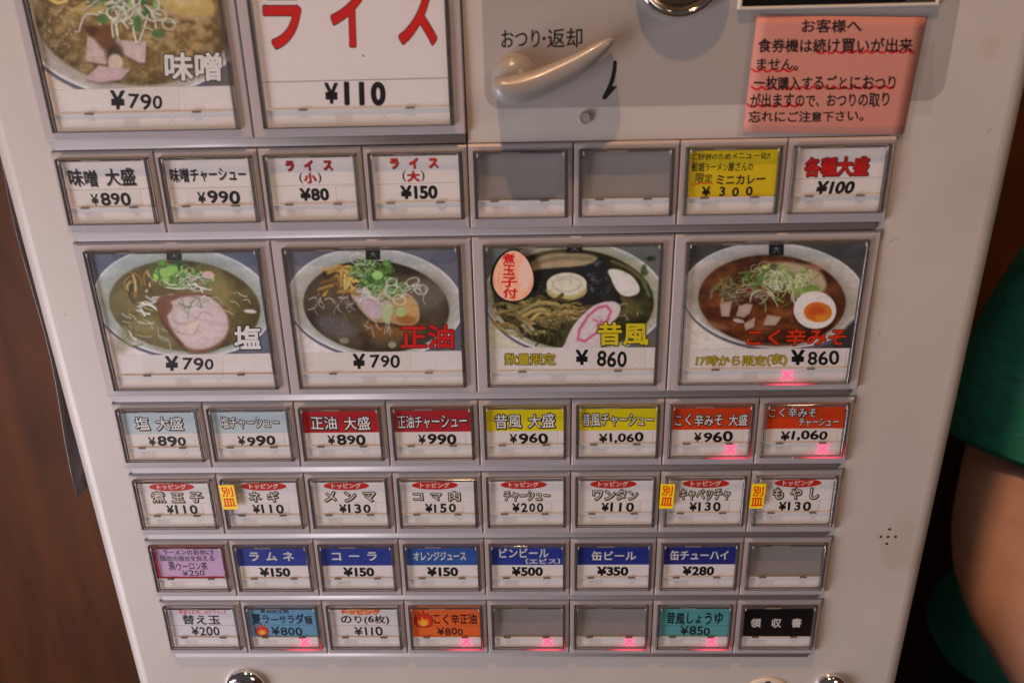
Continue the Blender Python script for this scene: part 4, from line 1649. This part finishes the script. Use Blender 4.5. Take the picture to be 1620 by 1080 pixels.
# ------------------------------------------------------------------ lever, lock, pin, slot
bm = bmesh.new()
lathe(bm, [(8.6, 0), (8.4, -.6), (7.9, -1.2), (7.8, -4.5), (7.3, -6.8), (6.0, -8.8), (4.0, -10.1), (1.8, -10.7), (.01, -10.85)], 40, 0, 0)
hub = bm_mesh('lever_hub', bm, M_LEVER, True)
lev = bpy.data.objects.new('return_lever', None)
COL.objects.link(lev)
lev.parent = machine
lev.location = W(19.0, -24.9)
link('hub', hub, lev)
path = [(11.7, -24.8, .35, 3.0), (12.0, -24.3, 1.7, 5.2), (12.9, -23.2, 3.4, 7.0), (14.5, -21.8, 4.6, 7.8), (17.0, -20.9, 5.2, 8.0), (20.0, -20.9, 5.35, 7.9),
        (23.5, -21.6, 5.2, 7.5), (28, -22.9, 5.0, 6.9), (33, -24.9, 4.7, 6.2), (38, -27.1, 4.35, 5.5), (43.4, -29.7, 3.9, 4.8), (48.4, -32.7, 3.2, 3.9), (52, -35.1, 2.4, 3.0),
        (54.3, -36.7, 1.65, 2.1), (55.5, -37.5, .9, 1.3), (55.9, -37.8, .25, .5)]
bm = bmesh.new()
NS = 28
rings = []
for i, (x, d, r, dp) in enumerate(path):
    a = path[min(i + 1, len(path) - 1)]
    b = path[max(i - 1, 0)]
    tx, td = a[0] - b[0], a[1] - b[1]
    L = math.hypot(tx, td)
    nx, nd = -td / L, tx / L
    cy = -9.8 if x < 20 else -9.8 + (x - 20) * .03
    ring = []
    for k in range(NS):
        q = 2 * math.pi * k / NS
        cs, sn = math.cos(q), math.sin(q)
        ex = .82
        cs = math.copysign(abs(cs) ** ex, cs)
        sn = math.copysign(abs(sn) ** ex, sn)
        yy = cy - dp * sn if sn > 0 else cy - (-cy - 1.6) * sn
        xx, dd = x + nx * r * cs, d + nd * r * cs
        ring.append(bm.verts.new(((xx - 19.0) * MM, yy * MM, -(dd + 24.9) * MM)))
    rings.append(ring)
for i in range(len(rings) - 1):
    for k in range(NS):
        bm.faces.new((rings[i][k], rings[i][(k + 1) % NS], rings[i + 1][(k + 1) % NS], rings[i + 1][k]))
bm.faces.new(rings[0][::-1])
bm.faces.new(rings[-1])
arm_me = bm_mesh('lever_arm', bm, M_LEVER, True)
ao = link('arm', arm_me, lev)
sub = ao.modifiers.new('sub', 'SUBSURF')
sub.levels = sub.render_levels = 1


def flat_mesh(name, canvas_fn, m):
    pass


def print_glyphs(name, st, x0, x1, d0, d1, y, m, parent, sp=0.0):
    """printed lettering as flat ink shapes"""
    cu = bpy.data.curves.new(name, 'FONT')
    cu.body = st
    cu.size = 1
    cu.fill_mode = 'FRONT'
    cu.resolution_u = 4
    cu.space_character = 1 + sp
    o = bpy.data.objects.new(name, cu)
    COL.objects.link(o)
    bpy.context.view_layer.update()
    dg = bpy.context.evaluated_depsgraph_get()
    me = bpy.data.meshes.new_from_object(o.evaluated_get(dg))
    bpy.data.objects.remove(o)
    xs = [v.co.x for v in me.vertices]
    ys = [v.co.y for v in me.vertices]
    sx = (x1 - x0) / (max(xs) - min(xs))
    sy = (d1 - d0) / (max(ys) - min(ys))
    mx, my = min(xs), min(ys)
    for v in me.vertices:
        v.co = Vector(((x0 + (v.co.x - mx) * sx) * MM, y * MM, Z0 - (d1 - (v.co.y - my) * sy) * MM))
    me.materials.clear()
    me.materials.append(m)
    bm = bmesh.new()                       # a second pass of ink beside the first makes the strokes bolder
    bm.from_mesh(me)
    base = bm.verts[:] + bm.edges[:] + bm.faces[:]
    for q, (ox, oz) in enumerate(((.00022, .00006), (.00011, .00014))):
        r = bmesh.ops.duplicate(bm, geom=base)
        bmesh.ops.translate(bm, verts=[v for v in r['geom'] if isinstance(v, bmesh.types.BMVert)], vec=(ox, -.000006 * (q + 1), oz))
    bm.to_mesh(me)
    bm.free()
    return link(name, me, parent)


pl = [o for o in COL.objects if o.name == 'grey_plate'][0]
cvn = Canvas(360, 84, [(0, 0), (124, 0), (124, 27), (0, 27)], base=(0, 0, 0))
for st_, xa_, xb_, da_, db_ in (('おつり', 14.5, 28.9, -41.4, -35.2), ('・', 30.0, 31.1, -38.8, -37.7), ('返却', 31.9, 44.9, -41.6, -34.9)):
    print_glyphs('lettering', st_, xa_, xb_, da_, db_, -0.09, M_BLACK, pl)

# curved arrow
bm = bmesh.new()
arc = [(57.6, -29.2), (57.5, -26.6), (57.0, -24.0), (56.2, -21.4), (55.2, -18.9), (53.9, -16.6)]
prev = None
for i, (x, d) in enumerate(arc):
    a, b = arc[min(i + 1, 5)], arc[max(i - 1, 0)]
    tx, td = a[0] - b[0], a[1] - b[1]
    L = math.hypot(tx, td)
    wd = (.75, .8, .82, .85, .9, .85)[i]
    cur = [pv(bm, x - td / L * wd, d + tx / L * wd, -0.10), pv(bm, x + td / L * wd, d - tx / L * wd, -0.10)]
    if prev:
        bm.faces.new((prev[0], prev[1], cur[1], cur[0]))
    prev = cur
bm.faces.new([pv(bm, x, d, -0.104) for x, d in ((54.2, -18.8), (54.8, -16.2), (58.9, -20.7), (56.5, -20.6))])
for cx, cd_, r in ((57.6, -29.2, .74), (53.95, -16.6, .88)):
    bm.faces.new([pv(bm, cx + r * math.cos(k * math.pi / 8), cd_ + r * math.sin(k * math.pi / 8), -0.108) for k in range(16)])
link('arrow', bm_mesh('arrow', bm, M_BLACK), pl)

# round steel pin
bm = bmesh.new()
lathe(bm, [(2.35, 0), (2.35, -1.4), (2.1, -1.8), (1.75, -1.85), (1.7, -1.6), (.01, -1.6)], 32)
link('reset_pin', bm_mesh('reset_pin', bm, M_PIN), machine, W(46.2, -9.0))

# coin lock
cl = bpy.data.objects.new('coin_lock', None)
COL.objects.link(cl)
cl.parent = machine
cl.location = W(80.0, -61.0)
bm = bmesh.new()
lathe(bm, [(17.0, 0), (17.0, -3.2), (16.6, -4.8), (15.6, -5.6), (14.6, -5.4), (14.2, -4.4), (14.2, -3.5)], 72)
link('ring', bm_mesh('ring', bm, M_CHROME, True), cl)
bm = bmesh.new()
lathe(bm, [(14.1, -3.0), (14.0, -4.1), (12, -4.6), (8, -5.0), (.01, -5.1)], 72)
link('lock_face', bm_mesh('lock_face', bm, M_BRASS, True), cl)
bm = bmesh.new()
add_box(bm, -3.2, .6, -5.3, -4.4, -16.0 + 5.5, 3.0)
link('coin_opening', bm_mesh('coin_opening', bm, M_SLOT), cl)

# bill slot
bs = bpy.data.objects.new('bill_slot', None)
COL.objects.link(bs)
bs.parent = machine
bs.location = W(138.7, -60)
bm = bmesh.new()
x0, x1, z0, z1 = -36.6, 36.6, -13.3, 22.0
ring_loops(bm, [(x0, x1, z1, z0, -.02), (x0, x1, z1, z0, -1.5), (x0 + .4, x1 - .4, z1 - .4, z0 + .35, -1.8),
                (x0 + 1.1, x1 - 1.1, z1 - 1.1, z0 + .8, -1.8), (x0 + 1.4, x1 - 1.4, z1 - 1.4, z0 + 1.0, -1.6), (x0 + 1.4, x1 - 1.4, z1 - 1.4, z0 + 1.0, -.02)])
link('bezel', bm_mesh('bezel', bm, M_CREAM), bs)
bm = bmesh.new()
add_box(bm, x0 + 1.5, x1 - 1.5, -.5, -.1, z0 + 1.1, z1 - 1.5)
link('slot_mouth', bm_mesh('slot_mouth', bm, M_SLOT), bs)
bm = bmesh.new()
add_box(bm, x1 - 12, x1 - 1.6, -1.3, -.55, z0 + 1.3, z1 - 2, bev=.2)
link('slot_shutter', bm_mesh('slot_shutter', bm, mat('shutter_plastic', (.05, .045, .045), .3)), bs)

# speaker holes, scuffs
bm_h = bmesh.new()
lathe(bm_h, [(.72, -.02), (.70, -.05), (.01, -.05)], 20)
HM = bm_mesh('speaker_hole', bm_h, M_HOLE)
for x, d in ((195.0, 184.6), (191.6, 188.9), (195.0, 189.0), (198.5, 189.0), (195.0, 193.0)):
    link('speaker_hole', HM, machine, W(x, d))
M_SCUFF = mat('scuff_mark', (.30, .22, .17), .7)
bm = bmesh.new()
for (xa, da, xb, db, wd) in ((172.2, 42.6, 174.0, 41.9, .25), (174.3, 41.8, 176.2, 40.9, .18)):
    bm.faces.new([pv(bm, xa, da - wd, -.02), pv(bm, xb, db - wd * .5, -.02), pv(bm, xb, db + wd * .4, -.02), pv(bm, xa, da + wd, -.02)])
link('scuff_mark', bm_mesh('scuff_mark', bm, M_SCUFF), machine)


def knob(x, d, r):
    k = bpy.data.objects.new('lock_knob', None)
    COL.objects.link(k)
    k.parent = machine
    k.location = W(x, d)
    bm = bmesh.new()
    lathe(bm, [(r, 0), (r, -.6), (r * .97, -1.6), (r * .88, -3.4), (r * .74, -4.6), (r * .66, -4.9), (r * .62, -4.4), (r * .60, -3.6)], 56)
    link('ring', bm_mesh('ring', bm, M_CHROME, True), k)
    bm = bmesh.new()
    lathe(bm, [(r * .6, -3.0), (r * .58, -3.9), (r * .3, -4.2), (.01, -4.25)], 40)
    link('lock_face', bm_mesh('lock_face', bm, mat('lock_steel', (.35, .33, .36), .25, 1.0), True), k)


knob(-131.8, 283.6, 11.2)
knob(179.8, 283.5, 8.6)
bm = bmesh.new()
lathe(bm, [(13.5, 0), (13.4, -.7), (12.9, -1.1), (12, -1.2), (.01, -1.25)], 56)
cov = link('round_cover', bm_mesh('round_cover', bm, M_CREAM, True), machine, W(146.9, 291.5))
bm = bmesh.new()
lathe(bm, [(1.9, -1.2), (1.85, -1.32), (.01, -1.33)], 24)
link('cover_hole', bm_mesh('cover_hole', bm, M_HOLE), cov, (-.3 * MM, 0, 10.3 * MM))

# ------------------------------------------------------------------ paper notice, tape, stickers
nc = notice_canvas()
ang = math.radians(-1.9)
no = bpy.data.objects.new('paper_notice', None)
COL.objects.link(no)
no.location = W(139.9, -22.6, -.45)
no.rotation_euler = (math.radians(.4), math.radians(1.9), 0)
tag(no, 'pink handwritten laminated notice taped right of the lever', 'notice')


def curved_sheet(name, w_, h, y, m, bow, flare, taper=0.0):
    bm = bmesh.new()
    uvl = bm.loops.layers.uv.new('UVMap')
    nx, nz = 14, 12
    g = []
    for i in range(nz + 1):
        row = []
        for j in range(nx + 1):
            u, v = j / nx, i / nz
            yy = y - bow * math.sin(math.pi * u) * (0.4 + .6 * (1 - v)) - flare * (1 - v) ** 3
            hw = w_ / 2 * (1 + taper * (v - .5))
            row.append(bm.verts.new((((u - .5) * 2 * hw) * MM, yy * MM, (v - .5) * h * MM)))
        g.append(row)
    for i in range(nz):
        for j in range(nx):
            f = bm.faces.new((g[i][j], g[i][j + 1], g[i + 1][j + 1], g[i + 1][j]))
            f.smooth = True
            for l, (a, b) in zip(f.loops, ((j, i), (j + 1, i), (j + 1, i + 1), (j, i + 1))):
                l[uvl].uv = (a / nx, b / nz)
    me = bpy.data.meshes.new(name)
    bm.to_mesh(me)
    bm.free()
    me.materials.append(m)
    return me


po = link('paper', curved_sheet('paper', 62.2, 42.2, 0, sheet_mat('notice_print', nc.image('notice'), .55), .22, .2), no)
so = po.modifiers.new('thick', 'SOLIDIFY')
so.thickness = .00012
so.offset = 0
po2 = link('laminate', curved_sheet('laminate', 67.0, 45.2, -.12, M_FILM, .22, .2), no)

bm = bmesh.new()
for pts_ in ([(171.6, -34.6), (176.6, -34.2), (180.4, -8.0), (172.2, -7.6)],):
    bm.faces.new([pv(bm, x, d, -.10) for x, d in pts_])
bm.faces.ensure_lookup_table()
r = bmesh.ops.extrude_face_region(bm, geom=list(bm.faces))
bmesh.ops.translate(bm, verts=[v for v in r['geom'] if isinstance(v, bmesh.types.BMVert)], vec=(0, -.03 * MM, 0))
link('adhesive_tape', bm_mesh('adhesive_tape', bm, M_TAPE), label='strip of clear tape at the right edge of the pink notice', cat='tape')


def on_cover(unit_d, col, n):
    """matrix of the cover front of a button unit"""
    H = HS if n == 1 else HL
    return Matrix.Translation(W((col - 4) * U, unit_d, REF)) @ Matrix.Rotation(-math.asin(1.2 / H), 4, 'X')


ec = egg_canvas()
bm = bmesh.new()
uvl = bm.loops.layers.uv.new('UVMap')
EP = []
for k in range(40):
    a = 2 * math.pi * k / 40
    rx_ = 8.4 * (1 - .16 * math.sin(a))
    EP.append((rx_ * math.cos(a), 10.9 * math.sin(a)))


def sticker(outline, y0, th, mats_, uvbox):
    bm = bmesh.new()
    uvl = bm.loops.layers.uv.new('UVMap')
    A = [bm.verts.new((x * MM, y0 * MM, z * MM)) for x, z in outline]
    B = [bm.verts.new((x * MM, (y0 + th) * MM, z * MM)) for x, z in outline]
    f = bm.faces.new(A)
    for l, (x, z) in zip(f.loops, outline):
        l[uvl].uv = ((x - uvbox[0]) / (uvbox[2] - uvbox[0]), (z - uvbox[1]) / (uvbox[3] - uvbox[1]))
    n = len(A)
    for k in range(n):
        g = bm.faces.new((A[k], B[k], B[(k + 1) % n], A[(k + 1) % n]))
        g.material_index = 1
    h = bm.faces.new(B[::-1])
    h.material_index = 1
    me = bpy.data.meshes.new('sticker')
    bm.to_mesh(me)
    bm.free()
    for m in mats_:
        me.materials.append(m)
    return me


bm.free()
es = link('egg_sticker', sticker(EP, -.25, .1, [sheet_mat('egg_print', ec.image('egg_sticker'), .5), M_PAPER], (-8.8, -11, 8.8, 11)),
          label='egg-shaped orange sticker with red lettering on the old-style ramen button', cat='sticker')
es.matrix_world = on_cover(R3, 4, 2) @ Matrix.Translation((17.2 * MM, -1.80 * MM, -16.4 * MM)) @ Matrix.Rotation(.03, 4, 'Y')
OUT2 = [(x * 1.06 - (.75 if x < 2 else 0), z * 1.05 - .15) for x, z in EP]
link('marker_outline', sticker(OUT2, -.12, .08, [M_BLACK, M_BLACK], (-9, -12, 9, 12)), es)

for i, (col, lx, lz, rt, lb) in enumerate(((1, 5.6, -11.3, -.03, 'yellow sticker with orange lettering on the leek button'),
                                          (6, 2.9, -12.2, .02, 'yellow sticker with orange lettering on the cabbage button'),
                                          (7, 3.0, -12.4, .03, 'yellow sticker with orange lettering on the bean sprout button'))):
    w2, h2 = (3.7, 6.6) if i == 0 else (3.3, 6.6)
    s_ = link('serving_sticker', sticker([(-w2, -h2), (w2, -h2), (w2, h2), (-w2, h2)], -.35, .12,
                                         [sheet_mat('sticker_print', dish_canvas(i).image('serving_sticker'), .45), mat('sticker_edge', (.75, .6, .05), .5)], (-w2, -h2, w2, h2)),
              label=lb, cat='sticker', group='yellow stickers on topping buttons')
    s_.matrix_world = on_cover(R5, col, 1) @ Matrix.Translation((lx * MM, -1.9 * MM, lz * MM)) @ Matrix.Rotation(rt, 4, 'Y') @ Matrix.Rotation(.03 * (i - 1), 4, 'Z')

# ------------------------------------------------------------------ smoky plastic strip at the machine's left side
bm = bmesh.new()
prev = None
rs = random.Random(4)
for i in range(30):
    t = i / 29
    z = 1.62 - t * (1.62 - 1.172)
    xo = -0.1955 - .009 * t - .013 * max(0, t - .55) - .0015 * math.sin(t * 21)
    wy = .020 * (1 - .35 * max(0, t - .8) / .2)
    cur = [bm.verts.new((xo - .002 * math.sin(2.2 * k / 5 + t * 3) - .003 * (k / 5) * t, 0.022 + wy * k / 5, z)) for k in range(6)]
    if prev:
        for k in range(5):
            bm.faces.new((prev[k], prev[k + 1], cur[k + 1], cur[k])).smooth = True
    prev = cur
fl = link('plastic_strip', bm_mesh('plastic_strip', bm, mat('smoky_plastic', (.10, .072, .068), .3, coat=.1), True),
          label="smoky grey plastic strip hanging down the machine's left side", cat='plastic strip')
s2 = fl.modifiers.new('thick', 'SOLIDIFY')
s2.thickness = .0008

# ------------------------------------------------------------------ the person standing at the right
M_SKIN = mat('skin', (.62, .36, .265), .5, noise=(40, .10), bump=(500, .10))
M_SKIN.node_tree.nodes['Principled BSDF'].inputs['Subsurface Weight'].default_value = .12
M_SKIN.node_tree.nodes['Principled BSDF'].inputs['Subsurface Radius'].default_value = (.010, .004, .002)


def cloth_mat(name, col):
    m = mat(name, col, .85)
    nt = m.node_tree
    p = nt.nodes['Principled BSDF']
    tc = nt.nodes.new('ShaderNodeTexCoord')
    mp = nt.nodes.new('ShaderNodeMapping')
    mp.inputs['Scale'].default_value = (60, 60, 900)
    n = nt.nodes.new('ShaderNodeTexNoise')
    n.inputs['Scale'].default_value = 1.0
    n.inputs['Detail'].default_value = 3
    r = nt.nodes.new('ShaderNodeValToRGB')
    r.color_ramp.elements[0].position, r.color_ramp.elements[1].position = .3, .7
    r.color_ramp.elements[0].color = (*[c * .72 for c in col], 1)
    r.color_ramp.elements[1].color = (*[min(1, c * 1.3) for c in col], 1)
    nt.links.new(tc.outputs['Object'], mp.inputs['Vector'])
    nt.links.new(mp.outputs['Vector'], n.inputs['Vector'])
    nt.links.new(n.outputs['Fac'], r.inputs['Fac'])
    nt.links.new(r.outputs['Color'], p.inputs['Base Color'])
    return m


M_SHIRT = cloth_mat('green_jersey', (.018, .23, .175))
M_TROUS = cloth_mat('dark_trousers', (.02, .02, .028))
M_HAIR = mat('black_hair', (.02, .014, .01), .5)

per = bpy.data.objects.new('person', None)
COL.objects.link(per)
per.location = (0.65, 0.34, 0)
tag(per, 'person in a green short-sleeved T-shirt standing beside the machine', 'person')
PX, PY = 0.65, 0.34


def skin_body():
    V, E, Rr = [], [], []

    def add(p, r, par=None):
        V.append((p[0] - PX, p[1] - PY, p[2]))
        Rr.append(r if isinstance(r, tuple) else (r, r))
        if par is not None:
            E.append((par, len(V) - 1))
        return len(V) - 1
    pel = add((.65, .35, 0.860), (.13, .10))
    ws = add((.65, .345, 0.970), (.115, .085), pel)
    ch = add((.65, .345, 1.090), (.135, .10), ws)
    ub = add((.65, .35, 1.210), (.11, .08), ch)
    nk = add((.65, .345, 1.310), (.050, .052), ub)
    n2 = add((.65, .340, 1.360), (.052, .055), nk)
    hd = add((.65, .330, 1.430), (.070, .082), n2)
    h2 = add((.65, .330, 1.500), (.075, .090), hd)
    add((.65, .335, 1.560), (.050, .060), h2)
    # nose
    add((.65, .232, 1.455), (.010, .010), hd)
    # right arm: the one in view, bent at the elbow
    s_ = add((.545, .350, 1.210), .055, ub)
    a1 = add((.478, .305, 1.165), .050, s_)
    a2 = add((.425, .250, 1.085), .045, a1)
    el = add((.398, .212, .995), .041, a2)
    f0 = add((.405, .190, .960), .041, el)
    f1 = add((.440, .140, .905), .039, f0)
    f2 = add((.480, .075, .850), .031, f1)
    wr = add((.520, .010, .800), (.026, .020), f2)
    pm = add((.545, -.030, .775), (.034, .015), wr)
    for k, (dx, L) in enumerate(((-.026, .060), (-.009, .070), (.009, .066), (.026, .052))):
        b = add((.560 + dx, -.060, .762), (.009, .009), pm)
        m_ = add((.566 + dx, -.060 - L * .45, .744), (.008, .008), b)
        add((.570 + dx, -.060 - L * .75, .716), (.0065, .0065), m_)
    tb = add((.520, -.030, .758), (.011, .011), pm)
    add((.515, -.060, .738), (.008, .008), tb)
    # left arm hanging
    s_ = add((.765, .345, 1.215), .055, ub)
    a1 = add((.805, .350, 1.11), .046, s_)
    el = add((.825, .355, .96), .038, a1)
    f1 = add((.825, .330, .87), .035, el)
    wr = add((.820, .300, .76), (.022, .026), f1)
    pm = add((.818, .290, .70), (.016, .034), wr)
    for k, (dy, L) in enumerate(((-.026, .055), (-.009, .068), (.009, .064), (.026, .050))):
        b = add((.816, .288 + dy, .655), (.009, .009), pm)
        add((.812, .284 + dy, .655 - L), (.0065, .0065), b)
    tb = add((.810, .250, .695), (.011, .011), pm)
    add((.805, .240, .660), (.008, .008), tb)
    for sx in (-1, 1):
        hp = add((.65 + sx * .085, .35, .80), .085, pel)
        kn = add((.65 + sx * .095, .340, .46), .055, hp)
        ca = add((.65 + sx * .097, .360, .32), .052, kn)
        an = add((.65 + sx * .098, .365, .09), .036, ca)
        ft = add((.65 + sx * .10, .31, .045), (.040, .030), an)
        add((.65 + sx * .105, .22, .030), (.040, .022), ft)
    me = bpy.data.meshes.new('body')
    me.from_pydata(V, E, [])
    o = bpy.data.objects.new('body', me)
    COL.objects.link(o)
    md = o.modifiers.new('skin', 'SKIN')
    md.use_smooth_shade = True
    for i, r in enumerate(Rr):
        me.skin_vertices[0].data[i].radius = r
    me.skin_vertices[0].data[0].use_root = True
    sb = o.modifiers.new('sub', 'SUBSURF')
    sb.levels = sb.render_levels = 2
    bpy.context.view_layer.update()
    dg = bpy.context.evaluated_depsgraph_get()
    m2 = bpy.data.meshes.new_from_object(o.evaluated_get(dg))
    bpy.data.objects.remove(o)
    m2.name = 'body'
    m2.materials.clear()
    m2.materials.append(M_SKIN)
    for p in m2.polygons:
        p.use_smooth = True
    return m2


link('body', skin_body(), per)


def loft(bm, rings_, n=40, cap=False, wob=0.0, seed=0):
    """rings_: (centre, axis, rx, ry); the ring lies across the axis"""
    rg = random.Random(seed)
    ph = [rg.uniform(0, 6.28) for _ in range(4)]
    prev = None
    for i, (c, ax, rx, ry) in enumerate(rings_):
        ax = Vector(ax).normalized()
        s_ = ax.cross(Vector((0, 1, 0))).normalized()
        f_ = s_.cross(ax).normalized()
        cur = []
        for k in range(n):
            a = 2 * math.pi * k / n
            q = 1 + wob * (.5 * math.sin(3 * a + ph[0] + i * .35) + .35 * math.sin(5 * a + ph[1] - i * .5) + .2 * math.sin(9 * a + ph[2]))
            v = Vector(c) + s_ * rx * q * math.cos(a) + f_ * ry * q * math.sin(a)
            cur.append(bm.verts.new((v.x - PX, v.y - PY, v.z)))
        if prev:
            for k in range(n):
                bm.faces.new((prev[k], prev[(k + 1) % n], cur[(k + 1) % n], cur[k])).smooth = True
        prev = cur
    return prev


bm = bmesh.new()
Zx = (0, 0, -1)
loft(bm, [((.65, .345, 1.315), Zx, .062, .062), ((.65, .345, 1.295), Zx, .09, .075), ((.65, .345, 1.262), Zx, .135, .092), ((.65, .345, 1.22), Zx, .155, .110),
          ((.65, .34, 1.13), Zx, .145, .122), ((.65, .34, 1.03), Zx, .130, .115), ((.65, .34, .95), Zx, .135, .116), ((.645, .335, .89), Zx, .155, .125),
          ((.635, .325, .84), Zx, .175, .142), ((.628, .318, .795), Zx, .188, .152), ((.628, .318, .79), Zx, .186, .150), ((.628, .318, .80), Zx, .180, .144)], 64, wob=.045, seed=3)
loft(bm, [((.590, .345, 1.235), (-1, -.3, -.3), .052, .055), ((.545, .348, 1.205), (-1, -.45, -.5), .068, .068), ((.505, .325, 1.180), (-1, -.6, -.7), .066, .066),
          ((.468, .297, 1.145), (-.7, -.6, -1), .064, .063), ((.438, .268, 1.105), (-.45, -.45, -1), .063, .061), ((.420, .245, 1.062), (-.34, -.2, -1), .0625, .060),
          ((.420, .244, 1.057), (-.34, -.2, -1), .0605, .058), ((.424, .249, 1.07), (-.34, -.2, -1), .058, .055)], 48, wob=.03, seed=5)
loft(bm, [((.72, .345, 1.235), (1, 0, -.7), .062, .060), ((.760, .345, 1.215), (.5, 0, -1), .070, .066), ((.790, .347, 1.15), (.3, 0, -1), .066, .064),
          ((.812, .35, 1.04), (.2, 0, -1), .060, .060), ((.812, .35, 1.035), (.2, 0, -1), .057, .057)], 40, wob=.03, seed=6)
sh = link('shirt', bm_mesh('shirt', bm, M_SHIRT, True), per)
bm = bmesh.new()
for sx in (-1, 1):
    loft(bm, [((.65 + sx * .045, .35, .93), Zx, .105, .115), ((.65 + sx * .08, .35, .80), Zx, .098, .112), ((.65 + sx * .095, .345, .46), Zx, .075, .08),
              ((.65 + sx * .097, .36, .10), Zx, .065, .07), ((.65 + sx * .097, .36, .095), Zx, .06, .065)], 32, wob=.02, seed=8 + sx)
link('trousers', bm_mesh('trousers', bm, M_TROUS, True), per)
bm = bmesh.new()
r = bmesh.ops.create_icosphere(bm, subdivisions=3, radius=1)
for v in list(bm.verts):
    v.co = Vector((v.co.x * .092, v.co.y * .108 + .012, v.co.z * .115 + 1.51))
    if v.co.y < -.045 and v.co.z < 1.53:
        v.co.y = -.045
link('hair', bm_mesh('hair', bm, M_HAIR, True), per)
